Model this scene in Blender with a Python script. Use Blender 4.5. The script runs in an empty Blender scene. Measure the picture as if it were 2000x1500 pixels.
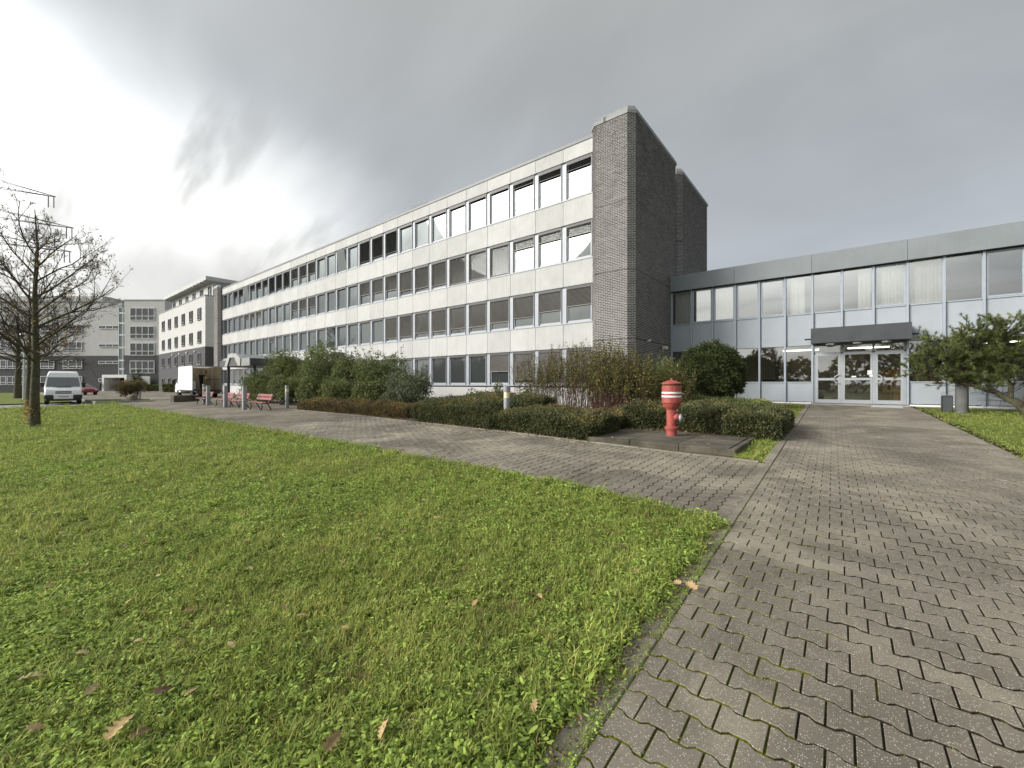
import bpy, math, random
import numpy as np
from mathutils import Vector, Matrix
R = math.radians
rng = np.random.default_rng(7)
random.seed(7)
scn = bpy.context.scene
col = scn.collection

# ------------------------------------------------------------------ camera
CAM_H = 1.55
cd = bpy.data.cameras.new('camera'); cd.sensor_width = 36; cd.lens = 810/2000*36
cd.clip_start = .05; cd.clip_end = 3000
cam = bpy.data.objects.new('camera', cd); col.objects.link(cam)
cam.location = (0, 0, CAM_H); cam.rotation_euler = (R(90), 0, R(38.57))
scn.camera = cam

# ------------------------------------------------------------------ world, sun, exposure
SUN_AZ = Vector((-math.cos(R(52)), -math.sin(R(52)), 0)); SUN_EL = R(26)
SUN = Vector((SUN_AZ.x*math.cos(SUN_EL), SUN_AZ.y*math.cos(SUN_EL), math.sin(SUN_EL)))
w = bpy.data.worlds.new('World'); scn.world = w; w.use_nodes = True
nt = w.node_tree; nt.nodes.clear()
def N(t, ty, **k):
    n = t.nodes.new(ty)
    for a, b in k.items(): setattr(n, a, b)
    return n
def math_node(t, op, a, b=None, clamp=False):
    n = N(t, 'ShaderNodeMath', operation=op, use_clamp=clamp)
    for i, v in enumerate((a, b)):
        if v is None: continue
        if isinstance(v, (int, float)): n.inputs[i].default_value = v
        else: t.links.new(v, n.inputs[i])
    return n.outputs[0]
def mixc(t, f, a, b, blend='MIX'):
    n = N(t, 'ShaderNodeMix', data_type='RGBA', blend_type=blend)
    for s, v in ((0, f), (6, a), (7, b)):
        if isinstance(v, (int, float)): n.inputs[s].default_value = v
        elif isinstance(v, tuple): n.inputs[s].default_value = (*v, 1)[:4]
        else: t.links.new(v, n.inputs[s])
    return n.outputs[2]
def ramp(t, f, stops):
    n = N(t, 'ShaderNodeValToRGB'); e = n.color_ramp.elements
    while len(e) < len(stops): e.new(.5)
    for i, (p, c) in enumerate(stops):
        e[i].position = p
        e[i].color = (c, c, c, 1) if isinstance(c, (int, float)) else (*c, 1)
    t.links.new(f, n.inputs[0]); return n.outputs[0]
sky = N(nt, 'ShaderNodeTexSky', sky_type='NISHITA', sun_disc=False, sun_elevation=SUN_EL,
        sun_rotation=math.atan2(SUN.x, SUN.y), air_density=1.2, dust_density=3.0)
tc = N(nt, 'ShaderNodeTexCoord')
nrm = N(nt, 'ShaderNodeVectorMath', operation='NORMALIZE'); nt.links.new(tc.outputs['Generated'], nrm.inputs[0])
sep = N(nt, 'ShaderNodeSeparateXYZ'); nt.links.new(nrm.outputs[0], sep.inputs[0])
zc = math_node(nt, 'ADD', math_node(nt, 'MAXIMUM', sep.outputs[2], 0.0), .22)
comb = N(nt, 'ShaderNodeCombineXYZ')
nt.links.new(math_node(nt, 'DIVIDE', sep.outputs[0], zc), comb.inputs[0])
nt.links.new(math_node(nt, 'DIVIDE', sep.outputs[1], zc), comb.inputs[1])
mp = N(nt, 'ShaderNodeMapping'); mp.inputs['Rotation'].default_value = (0, 0, R(28)); mp.inputs['Scale'].default_value = (1.1, 2.0, 1)
mp.inputs['Location'].default_value = (1.3, .4, 0)
zc2 = math_node(nt, 'ADD', math_node(nt, 'MAXIMUM', sep.outputs[2], 0.0), .60)
comb2 = N(nt, 'ShaderNodeCombineXYZ')
nt.links.new(math_node(nt, 'DIVIDE', sep.outputs[0], zc2), comb2.inputs[0])
nt.links.new(math_node(nt, 'DIVIDE', sep.outputs[1], zc2), comb2.inputs[1])
nt.links.new(comb2.outputs[0], mp.inputs[0])
def noise(t, vec, sc, det=4, rough=.55, dist=0.):
    n = N(t, 'ShaderNodeTexNoise'); n.inputs['Scale'].default_value = sc; n.inputs['Detail'].default_value = det
    n.inputs['Roughness'].default_value = rough; n.inputs['Distortion'].default_value = dist
    if vec is not None: t.links.new(vec, n.inputs['Vector'])
    return n.outputs[0]
n1 = noise(nt, mp.outputs[0], 1.0, 3, .5, .4)
n2 = noise(nt, mp.outputs[0], 2.2, 3.5, .5, .5)
cl = math_node(nt, 'ADD', math_node(nt, 'MULTIPLY', math_node(nt, 'SUBTRACT', n1, .5), .8), math_node(nt, 'MULTIPLY', math_node(nt, 'SUBTRACT', n2, .5), .45))
dotn = N(nt, 'ShaderNodeVectorMath', operation='DOT_PRODUCT'); nt.links.new(nrm.outputs[0], dotn.inputs[0]); dotn.inputs[1].default_value = SUN
dp = math_node(nt, 'MAXIMUM', dotn.outputs['Value'], 0.)
g_wide = math_node(nt, 'POWER', dp, 2.0)
# a thick cloud deck overhead whose edge runs across the sky on the sun side; beyond it the cloud is thin and bright
edge = N(nt, 'ShaderNodeVectorMath', operation='DOT_PRODUCT'); nt.links.new(comb.outputs[0], edge.inputs[0]); edge.inputs[1].default_value = (-.85, -.53, 0)
ed = math_node(nt, 'SUBTRACT', math_node(nt, 'ADD', edge.outputs['Value'], math_node(nt, 'MULTIPLY', cl, .9)), math_node(nt, 'MULTIPLY', math_node(nt, 'MAXIMUM', math_node(nt, 'SUBTRACT', sep.outputs[2], .42), 0.), 1.6))
thin = N(nt, 'ShaderNodeMapRange', interpolation_type='SMOOTHSTEP'); nt.links.new(ed, thin.inputs[0]); thin.inputs[1].default_value = .40; thin.inputs[2].default_value = 1.28
low = N(nt, 'ShaderNodeMapRange', interpolation_type='SMOOTHSTEP'); nt.links.new(math_node(nt, 'ADD', sep.outputs[2], math_node(nt, 'MULTIPLY', cl, .35)), low.inputs[0]); low.inputs[1].default_value = .12; low.inputs[2].default_value = .36
low.inputs[3].default_value = .16; low.inputs[4].default_value = 1.
thick = math_node(nt, 'ADD', math_node(nt, 'ADD', math_node(nt, 'ADD', .136, math_node(nt, 'MULTIPLY', math_node(nt, 'POWER', math_node(nt, 'SUBTRACT', 1., sep.outputs[2], True), 4.), .08)), math_node(nt, 'MULTIPLY', cl, .11)), math_node(nt, 'MULTIPLY', g_wide, .15))
glow = math_node(nt, 'MULTIPLY', math_node(nt, 'MULTIPLY', thin.outputs[0], low.outputs[0]), math_node(nt, 'ADD', math_node(nt, 'ADD', .15, math_node(nt, 'MULTIPLY', g_wide, .40)), math_node(nt, 'MULTIPLY', math_node(nt, 'POWER', dp, 8.), 2.0)))
mp2 = N(nt, 'ShaderNodeMapping'); mp2.inputs['Rotation'].default_value = (0, 0, R(62)); mp2.inputs['Scale'].default_value = (.9, 3.4, 1); nt.links.new(comb2.outputs[0], mp2.inputs[0])
streak = N(nt, 'ShaderNodeMapRange', interpolation_type='SMOOTHSTEP'); nt.links.new(noise(nt, mp2.outputs[0], 2.1, 4, .55, .5), streak.inputs[0]); streak.inputs[1].default_value = .46; streak.inputs[2].default_value = .66; streak.inputs[3].default_value = 1.; streak.inputs[4].default_value = .22
glow = math_node(nt, 'MULTIPLY', glow, streak.outputs[0])                       # drifting cloud bands across the bright part
lum = math_node(nt, 'ADD', thick, glow)
tint = mixc(nt, math_node(nt, 'SUBTRACT', 1., math_node(nt, 'MULTIPLY', sep.outputs[2], 1.5), True), (.97, 1.0, .995), (.88, .96, 1.08))
tint = mixc(nt, thin.outputs[0], tint, (1., 1., .97))
cloud = mixc(nt, 1., tint, lum, 'MULTIPLY')
c10 = mixc(nt, 1., cloud, (10., 10., 10.), 'MULTIPLY')
final = mixc(nt, .97, sky.outputs[0], c10)
bg = N(nt, 'ShaderNodeBackground'); bg.inputs[1].default_value = .1
nt.links.new(final, bg.inputs[0])
wo = N(nt, 'ShaderNodeOutputWorld'); nt.links.new(bg.outputs[0], wo.inputs[0])

sd = bpy.data.lights.new('sun', 'SUN'); sd.energy = 1.25; sd.angle = R(24); sd.color = (1, .95, .88)
so = bpy.data.objects.new('sun', sd); col.objects.link(so)
so.rotation_euler = SUN.to_track_quat('Z', 'Y').to_euler(); so.location = (-20, -20, 40)
vs = scn.view_settings; vs.view_transform = 'Standard'; vs.look = 'None'; vs.gamma = 1; vs.use_curve_mapping = False
vs.exposure = 1.7
scn.render.engine = 'CYCLES'
scn.cycles.max_bounces = 5; scn.cycles.diffuse_bounces = 2; scn.cycles.glossy_bounces = 3; scn.cycles.transparent_max_bounces = 8

# ------------------------------------------------------------------ materials
MATS = {}
def M(name, c, rough=.8, var=.12, scale=3., c2=None, bump=0., bscale=60., metal=0., spec=.4, attr=None, transl=0., objrnd=0., fine=0., streak=0.):
    """procedural surface: two-scale noise colour, optional bump, optional per-piece random ('rnd' attribute)"""
    if name in MATS: return MATS[name]
    m = bpy.data.materials.new(name); m.use_nodes = True; t = m.node_tree
    b = t.nodes['Principled BSDF']
    b.inputs['Roughness'].default_value = rough; b.inputs['Metallic'].default_value = metal
    b.inputs['Specular IOR Level'].default_value = spec
    g = N(t, 'ShaderNodeNewGeometry')
    lo = tuple(v*(1-var) for v in c); hi = c2 if c2 else tuple(min(1, v*(1+var)) for v in c)
    f = ramp(t, noise(t, g.outputs['Position'], scale, 5, .6), [(.3, 0.), (.7, 1.)])
    cc = mixc(t, f, lo, hi)
    if streak:
        mp_ = N(t, 'ShaderNodeMapping'); mp_.inputs['Scale'].default_value = (6, 6, .35); t.links.new(g.outputs['Position'], mp_.inputs[0])
        s = ramp(t, noise(t, mp_.outputs[0], 2.2, 4, .6), [(.45, 0.), (.75, 1.)])
        cc = mixc(t, math_node(t, 'MULTIPLY', s, streak), cc, tuple(v*.55 for v in c))
    if fine:
        f2 = noise(t, g.outputs['Position'], 180., 2, .5)
        cc = mixc(t, fine, cc, ramp(t, f2, [(.3, 0.), (.7, 1.)]), 'OVERLAY')
    if attr is not None:
        a = N(t, 'ShaderNodeAttribute', attribute_name='rnd')
        cc = mixc(t, 1., cc, ramp(t, a.outputs['Fac'], attr), 'MULTIPLY')
    if objrnd:
        oi = N(t, 'ShaderNodeObjectInfo')
        cc = mixc(t, 1., cc, ramp(t, oi.outputs['Random'], [(0., 1-objrnd), (1., 1+objrnd)]), 'MULTIPLY')
    t.links.new(cc, b.inputs['Base Color'])
    if bump:
        bn = N(t, 'ShaderNodeBump'); bn.inputs['Strength'].default_value = bump; bn.inputs['Distance'].default_value = .01
        t.links.new(noise(t, g.outputs['Position'], bscale, 4, .6), bn.inputs['Height']); t.links.new(bn.outputs[0], b.inputs['Normal'])
    if transl:
        tr = N(t, 'ShaderNodeBsdfTranslucent'); t.links.new(cc, tr.inputs[0])
        mx = N(t, 'ShaderNodeMixShader'); mx.inputs[0].default_value = transl
        t.links.new(b.outputs[0], mx.inputs[1]); t.links.new(tr.outputs[0], mx.inputs[2])
        t.links.new(mx.outputs[0], t.nodes['Material Output'].inputs[0])
    MATS[name] = m; return m
def glass(name, dark, fac, tint=(.8, .84, .84), see=False, wav=0.):
    m = bpy.data.materials.new(name); m.use_nodes = True; t = m.node_tree; t.nodes.clear()
    o = N(t, 'ShaderNodeOutputMaterial')
    gl = N(t, 'ShaderNodeBsdfGlossy'); gl.inputs['Roughness'].default_value = .02; gl.inputs[0].default_value = (*tint, 1)
    if wav:
        g = N(t, 'ShaderNodeNewGeometry'); bn = N(t, 'ShaderNodeBump'); bn.inputs['Strength'].default_value = wav; bn.inputs['Distance'].default_value = .05
        t.links.new(noise(t, g.outputs['Position'], .9, 2, .5), bn.inputs['Height']); t.links.new(bn.outputs[0], gl.inputs['Normal'])
    if see:
        d = N(t, 'ShaderNodeBsdfTransparent'); d.inputs[0].default_value = (*dark, 1)
    else:
        d = N(t, 'ShaderNodeBsdfDiffuse'); d.inputs[0].default_value = (*dark, 1)
    fr = N(t, 'ShaderNodeFresnel'); fr.inputs[0].default_value = 1.5
    f = math_node(t, 'ADD', fr.outputs[0], fac, True)
    mx = N(t, 'ShaderNodeMixShader'); t.links.new(f, mx.inputs[0]); t.links.new(d.outputs[0], mx.inputs[1]); t.links.new(gl.outputs[0], mx.inputs[2])
    t.links.new(mx.outputs[0], o.inputs[0]); MATS[name] = m; return m
def emit(name, c, s):
    m = bpy.data.materials.new(name); m.use_nodes = True; t = m.node_tree; t.nodes.clear()
    o = N(t, 'ShaderNodeOutputMaterial'); e = N(t, 'ShaderNodeEmission'); e.inputs[0].default_value = (*c, 1); e.inputs[1].default_value = s
    t.links.new(e.outputs[0], o.inputs[0]); MATS[name] = m; return m

m_panel = M('concrete_panel', (.46, .463, .450), .85, .07, 1.3, streak=.24, bump=.1, bscale=90, objrnd=.07, fine=.05)
m_core = M('grey_backing', (.13, .13, .13), .9)
m_alu = M('grey_aluminium', (.31, .335, .365), .45, .06, 4, spec=.5)
m_alu_d = M('dark_aluminium', (.05, .052, .055), .5, .1, 4)
m_coping = M('zinc_coping', (.22, .225, .228), .55, .15, 2, streak=.3)
m_brick = M('dark_brick', (.108, .102, .098), .85, .2, 1.2, attr=[(0., .72), (1., 1.3)], bump=.2, bscale=120)
m_mortar = M('mortar', (.72, .71, .68), .95, .12, 2)
m_blind = M('blind_slat', (.20, .19, .175), .5, .1, 3, spec=.5)
m_blind_d = M('blind_dark', (.045, .045, .045), .55, .1, 3)
m_glass = glass('window_glass', (.05, .055, .055), .20, (.40, .43, .43), wav=.012)
m_glass_w = glass('wing_glass', (.78, .80, .78), .27, (.90, .92, .92), see=True, wav=.01)
m_glass_d = glass('dark_glass', (.02, .022, .025), .03)
m_white_in = M('white_curtain', (.82, .82, .78), .9, .05, 8)
m_wing = M('wing_panel', (.325, .357, .390), .55, .05, 1.2, fine=.12, objrnd=.03)
m_wing_f = M('wing_fascia', (.20, .22, .235), .55, .08, 1.0, fine=.12, streak=.12)
m_wing_al = M('wing_mullion', (.33, .37, .42), .4, .05, 4)
m_black = M('black_metal', (.02, .02, .022), .5, .2, 6)
m_charcoal = M('charcoal_sheet', (.052, .056, .062), .5, .25, 1.2, streak=.3)
m_conc = M('concrete', (.30, .285, .25), .9, .25, 2.0, bump=.3, bscale=50, fine=.2)
m_conc_d = M('mossy_concrete', (.070, .064, .046), .95, .45, 2.2, c2=(.125, .110, .082), bump=.4, bscale=40, fine=.2)
m_kerb = M('kerb_concrete', (.20, .18, .14), .95, .3, 3, bump=.4, bscale=60, fine=.25, objrnd=.12)
m_red = M('red_paint', (.33, .062, .048), .5, .2, 6, c2=(.42, .10, .08), bump=.15, streak=.45, fine=.12)
m_reds = M('bench_red', (.26, .07, .065), .3, .18, 6)
m_white = M('white_paint', (.74, .74, .72), .4, .05, 3)
m_rust = M('rusty_band', (.10, .035, .02), .9, .5, 25, c2=(.25, .09, .05))
m_steel = M('grey_steel', (.33, .35, .37), .4, .1, 5, metal=.3)
m_galv = M('galvanised', (.42, .44, .45), .45, .1, 5, metal=.5)
m_cream = M('lamp_diffuser', (.78, .70, .45), .35, .06, 5)
m_asph = M('asphalt', (.19, .185, .175), .9, .2, .8, bump=.2, bscale=120, fine=.1)
m_soil = M('soil', (.065, .05, .03), 1., .4, 3, bump=.5, bscale=30)
m_render_w = M('white_render', (.46, .46, .45), .9, .05, .8, fine=.04)
m_render_b = M('dark_clinker', (.060, .060, .064), .85, .2, 3, bump=.15, bscale=30)
m_rubber = M('rubber', (.015, .015, .015), .8)
m_vanw = M('van_paint', (.86, .87, .88), .25, .02, 3, spec=.5)
m_plast = M('dark_plastic', (.035, .037, .04), .6, .1, 5)
m_carglass = glass('car_glass', (.03, .035, .035), .18)
m_lens = glass('lamp_lens', (.55, .55, .52), .25)
m_tail = M('warning_red', (.35, .03, .03), .5)
m_carred = M('car_red', (.20, .012, .02), .25, .05, 2, spec=.6)
m_ply = M('truck_inside', (.42, .36, .26), .8, .2, 2)
m_grp = M('translucent_roof', (.75, .73, .68), .6, .05, 2, transl=.75)
m_bark = M('bark', (.075, .062, .045), .95, .35, 9, c2=(.12, .115, .07), bump=.8, bscale=25)
m_twig = M('twig', (.060, .048, .040), .9, .3, 6)
m_leaf_y = M('autumn_leaf', (.36, .27, .10), .7, .3, 8, transl=.35, attr=[(0., (.55, .35, .35)), (.6, (1., .85, .6)), (1., (1.15, 1.1, .8))])

# ------------------------------------------------------------------ mesh helpers
def softplus(v): return np.log1p(np.exp(-np.abs(v)*2))/2+np.maximum(v, 0)
def gz(x, y):
    x = np.asarray(x, float); y = np.asarray(y, float)
    r = np.minimum(.0265*softplus(y-2), .60)
    rl = np.where(r < .2, r, .24-.04*np.exp(-(np.maximum(r, .2)-.2)/.04))
    t = np.clip((x+7)/4.5, 0, 1); ww = t*t*(3-2*t)
    return rl*(1-ww)+r*ww
def G(x, y): return float(gz(x, y))

def mesh_np(name, V, F, attr=None, smooth=False):
    """F: one (M,k) int array or list of such arrays"""
    me = bpy.data.meshes.new(name)
    if not isinstance(F, list) or isinstance(F[0], tuple): F = [np.asarray(F)]
    F = [np.asarray(f, np.int32) for f in F if len(f)]
    V = np.asarray(V, np.float32)
    me.vertices.add(len(V)); me.vertices.foreach_set('co', V.ravel())
    li = np.concatenate([f.ravel() for f in F]); me.loops.add(len(li)); me.loops.foreach_set('vertex_index', li)
    tot = np.concatenate([np.full(len(f), f.shape[1], np.int32) for f in F])
    st = np.concatenate([[0], np.cumsum(tot)[:-1]]).astype(np.int32)
    me.polygons.add(len(tot)); me.polygons.foreach_set('loop_start', st)
    me.polygons.foreach_set('use_smooth', np.full(len(tot), bool(smooth)))
    me.update(calc_edges=True)
    if attr is not None:
        a = me.attributes.new('rnd', 'FLOAT', 'POINT'); a.data.foreach_set('value', np.asarray(attr, np.float32))
    return me

class MB:
    def __init__(s): s.v = []; s.f = []
    def add(s, vs_, fs_):
        o = len(s.v); s.v += [tuple(p) for p in vs_]; s.f += [tuple(i+o for i in f) for f in fs_]; return s
    def box(s, x0, x1, y0, y1, z0, z1):
        return s.add([(x0,y0,z0),(x1,y0,z0),(x1,y1,z0),(x0,y1,z0),(x0,y0,z1),(x1,y0,z1),(x1,y1,z1),(x0,y1,z1)],
                     [(0,3,2,1),(4,5,6,7),(0,1,5,4),(1,2,6,5),(2,3,7,6),(3,0,4,7)])
    def cbox(s, x0, x1, y0, y1, z0, z1, b=.01):
        """box with chamfered edges all round (convex hull of inset corners)"""
        pts = []
        for X, sx in ((x0, 1), (x1, -1)):
            for Y, sy in ((y0, 1), (y1, -1)):
                for Z, sz in ((z0, 1), (z1, -1)):
                    pts += [(X, Y+sy*b, Z+sz*b), (X+sx*b, Y, Z+sz*b), (X+sx*b, Y+sy*b, Z)]
        import bmesh
        bm = bmesh.new()
        vv = [bm.verts.new(p) for p in pts]
        bmesh.ops.convex_hull(bm, input=vv); bmesh.ops.dissolve_limit(bm, angle_limit=.02, verts=bm.verts, edges=bm.edges)
        bm.verts.index_update()
        s.add([v.co[:] for v in bm.verts], [[v.index for v in f.verts] for f in bm.faces]); bm.free(); return s
    def prism(s, poly, z0, z1):
        n = len(poly); vs_ = [(x, y, z0) for x, y in poly]+[(x, y, z1) for x, y in poly]
        return s.add(vs_, [tuple(range(n-1, -1, -1)), tuple(range(n, 2*n))]+[(i, (i+1) % n, n+(i+1) % n, n+i) for i in range(n)])
    def extr(s, poly, a0, a1, axis):
        """poly in the two other axes, extruded along axis ('x','y')"""
        n = len(poly)
        if axis == 'x': f = lambda p, a: (a, p[0], p[1])
        else: f = lambda p, a: (p[0], a, p[1])
        vs_ = [f(p, a0) for p in poly]+[f(p, a1) for p in poly]
        return s.add(vs_, [tuple(range(n)), tuple(range(2*n-1, n-1, -1))]+[(i, n+i, n+(i+1) % n, (i+1) % n) for i in range(n)])
    def lathe(s, prof, seg=20, c=(0, 0, 0)):
        vs_ = []
        for r, z in prof:
            for k in range(seg):
                a = 2*math.pi*k/seg; vs_.append((c[0]+r*math.cos(a), c[1]+r*math.sin(a), c[2]+z))
        fs_ = [(i*seg+k, i*seg+(k+1) % seg, (i+1)*seg+(k+1) % seg, (i+1)*seg+k) for i in range(len(prof)-1) for k in range(seg)]
        fs_ += [tuple(range(seg-1, -1, -1)), tuple((len(prof)-1)*seg+k for k in range(seg))]
        return s.add(vs_, fs_)
    def tube(s, pts, r, seg=8, cap=True):
        pts = [Vector(p) for p in pts]; rr = r if isinstance(r, (list, tuple)) else [r]*len(pts)
        vs_ = []; u = None
        for i, p in enumerate(pts):
            d = (pts[min(i+1, len(pts)-1)]-pts[max(i-1, 0)]).normalized()
            if u is None:
                u = d.orthogonal().normalized()
            u = (u-d*u.dot(d)).normalized(); v = d.cross(u)
            for k in range(seg):
                a = 2*math.pi*k/seg; vs_.append(p+(u*math.cos(a)+v*math.sin(a))*rr[i])
        n = len(pts)
        fs_ = [(i*seg+k, i*seg+(k+1) % seg, (i+1)*seg+(k+1) % seg, (i+1)*seg+k) for i in range(n-1) for k in range(seg)]
        if cap: fs_ += [tuple(range(seg-1, -1, -1)), tuple((n-1)*seg+k for k in range(seg))]
        return s.add(vs_, fs_)
    def mesh(s, name, smooth=False):
        me = bpy.data.meshes.new(name); me.from_pydata(s.v, [], s.f); me.update()
        if smooth:
            me.polygons.foreach_set('use_smooth', np.ones(len(me.polygons), bool))
        return me
def bx(*a): return MB().box(*a)

WL = {}
def O(name, me, mat=None, parent=None, at=(0, 0, 0), smooth=False, label=None):
    if isinstance(me, MB): me = me.mesh(name, smooth)
    if mat is not None and not me.materials: me.materials.append(mat)
    o = bpy.data.objects.new(name, me); col.objects.link(o)
    at = Vector(at)
    if parent is not None:
        o.parent = parent; o.location = at-WL[parent.name]
    else: o.location = at
    WL[o.name] = at
    if label: o['label'] = label
    return o
def tag(o, label, cat, group=None):
    o['label'] = label; o['category'] = cat
    if group: o['group'] = group
    return o
def thing(name, label, cat, loc=(0, 0, 0), rz=0., group=None, local=None):
    o = bpy.data.objects.new(name, None); col.objects.link(o); o.empty_display_size = .2
    o.location = loc; o.rotation_euler.z = rz
    WL[o.name] = Vector((0, 0, 0)) if (local or rz) else Vector(loc)
    return tag(o, label, cat, group)
def struct(o): o['kind'] = 'structure'; return o
def stuff(o): o['kind'] = 'stuff'; return o
def autosmooth(o, ang=35):
    me = o.data; me.polygons.foreach_set('use_smooth', np.ones(len(me.polygons), bool))
    me.set_sharp_from_angle(angle=R(ang)); return o
def dup(root, loc, rz=None, label=None):
    r = root.copy(); col.objects.link(r); r.location = loc
    if rz is not None: r.rotation_euler.z = rz
    if label: r['label'] = label
    for ch in list(root.children):
        c = ch.copy(); col.objects.link(c); c.parent = r
        for g in list(ch.children):
            d = g.copy(); col.objects.link(d); d.parent = c
    return r

def sheet(name, mat, x0, x1, ylo, yhi, nx, ny, dz=0.):
    """terrain-following patch; ylo / yhi are functions of x (or numbers)"""
    xs = np.linspace(x0, x1, nx+1); tt = np.linspace(0, 1, ny+1)
    lo = ylo(xs) if callable(ylo) else np.full_like(xs, ylo); hi = yhi(xs) if callable(yhi) else np.full_like(xs, yhi)
    X = np.repeat(xs[:, None], ny+1, 1); Y = lo[:, None]+(hi-lo)[:, None]*tt[None, :]
    V = np.stack([X, Y, gz(X, Y)+dz], -1).reshape(-1, 3)
    i = np.arange(nx)[:, None]*(ny+1)+np.arange(ny)[None, :]; i = i.ravel()
    return O(name, mesh_np(name, V, np.stack([i, i+ny+1, i+ny+2, i+1], 1), smooth=True), mat)

def lawn_edge(x): return np.interp(x, [-45, -26, -15, -9, -5.5, -3.2, -1.06], [5.5, 5.6, 5.5, 5.42, 5.36, 5.22, 4.95])
def kerb_line(x): return np.interp(x, [-23, -16, -12.3, -7.24, -4.5, -2.3, -1.0], [9.85, 9.75, 9.43, 9.08, 8.75, 8.50, 8.42])
def path_l(y): return -.85-.0149*(np.asarray(y)-1.67)
PATH_R = 2.36
def path_r(y): return path_l(y)+3.4

# ------------------------------------------------------------------ ground materials
def ground_mat(name, cols, scale=.6, bump=.5):
    m = bpy.data.materials.new(name); m.use_nodes = True; t = m.node_tree; b = t.nodes['Principled BSDF']
    b.inputs['Roughness'].default_value = 1; b.inputs['Specular IOR Level'].default_value = .1
    g = N(t, 'ShaderNodeNewGeometry')
    f1 = noise(t, g.outputs['Position'], scale, 5, .6); f2 = noise(t, g.outputs['Position'], 14, 5, .7)
    f3 = noise(t, g.outputs['Position'], 70, 3, .7)
    a = mixc(t, ramp(t, f1, [(.35, 0.), (.65, 1.)]), cols[0], cols[1])
    a = mixc(t, ramp(t, f2, [(.45, 0.), (.75, .7)]), a, cols[2])
    a = mixc(t, math_node(t, 'MULTIPLY', ramp(t, f3, [(.3, 0.), (.7, 1.)]), .55), a, cols[3])
    t.links.new(a, b.inputs['Base Color'])
    bn = N(t, 'ShaderNodeBump'); bn.inputs['Strength'].default_value = bump; bn.inputs['Distance'].default_value = .03
    t.links.new(f3, bn.inputs['Height']); t.links.new(bn.outputs[0], b.inputs['Normal'])
    return m
m_lawn = ground_mat('lawn_soil', [(.125, .16, .034), (.18, .205, .055), (.165, .15, .06), (.075, .105, .02)])
m_far = ground_mat('far_ground', [(.08, .09, .04), (.10, .10, .05), (.09, .08, .05), (.06, .07, .03)], .1)

def paving_mat(name, pieces=False, joint=None):
    m = bpy.data.materials.new(name); m.use_nodes = True; t = m.node_tree; b = t.nodes['Principled BSDF']
    b.inputs['Roughness'].default_value = .82; b.inputs['Specular IOR Level'].default_value = .35
    g = N(t, 'ShaderNodeNewGeometry'); P = g.outputs['Position']
    if pieces:
        a = N(t, 'ShaderNodeAttribute', attribute_name='rnd'); oi = N(t, 'ShaderNodeObjectInfo')
        r = math_node(t, 'FRACT', math_node(t, 'ADD', a.outputs['Fac'], oi.outputs['Random']))
        base = mixc(t, r, (.185, .164, .130), (.245, .217, .170))
    else:
        base = mixc(t, noise(t, P, 9, 2, .5), (.19, .166, .128), (.28, .243, .18))
    big = ramp(t, noise(t, P, .55, 4, .6, .6), [(.38, 0.), (.62, 1.)])
    base = mixc(t, math_node(t, 'MULTIPLY', big, .78), base, (.088, .075, .058))      # damp, worn patches
    pale = ramp(t, noise(t, P, .9, 3, .5, .5), [(.52, 0.), (.72, 1.)])
    base = mixc(t, math_node(t, 'MULTIPLY', pale, .60), base, (.38, .335, .25))
    vo = N(t, 'ShaderNodeTexVoronoi'); vo.inputs['Scale'].default_value = 125; t.links.new(P, vo.inputs['Vector'])
    sc_ = N(t, 'ShaderNodeSeparateColor'); t.links.new(vo.outputs['Color'], sc_.inputs[0])
    near = math_node(t, 'MULTIPLY', math_node(t, 'LESS_THAN', vo.outputs['Distance'], .34), math_node(t, 'GREATER_THAN', sc_.outputs[0], .62))
    base = mixc(t, math_node(t, 'MULTIPLY', near, .75), base, (.52, .49, .43))       # pale aggregate
    dk = math_node(t, 'MULTIPLY', math_node(t, 'LESS_THAN', vo.outputs['Distance'], .4), math_node(t, 'LESS_THAN', sc_.outputs[1], .25))
    base = mixc(t, math_node(t, 'MULTIPLY', dk, .6), base, (.07, .06, .05))
    if joint:
        br = N(t, 'ShaderNodeTexBrick'); br.inputs['Scale'].default_value = 1
        br.inputs['Brick Width'].default_value = .2; br.inputs['Row Height'].default_value = .165; br.inputs['Mortar Size'].default_value = .008
        br.inputs['Color1'].default_value = (1, 1, 1, 1); br.inputs['Color2'].default_value = (.8, .8, .8, 1); br.inputs['Mortar'].default_value = (.35, .33, .28, 1)
        mpp = N(t, 'ShaderNodeMapping'); mpp.inputs['Rotation'].default_value = (0, 0, R(90)); t.links.new(P, mpp.inputs[0]); t.links.new(mpp.outputs[0], br.inputs['Vector'])
        base = mixc(t, 1., base, br.outputs[0], 'MULTIPLY')
    t.links.new(base, b.inputs['Base Color'])
    bn = N(t, 'ShaderNodeBump'); bn.inputs['Strength'].default_value = .5; bn.inputs['Distance'].default_value = .004
    t.links.new(noise(t, P, 150, 3, .7), bn.inputs['Height']); t.links.new(bn.outputs[0], b.inputs['Normal'])
    return m
m_paver = paving_mat('paver_concrete', True)
m_pave_far = paving_mat('far_paving', False, True)
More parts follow.
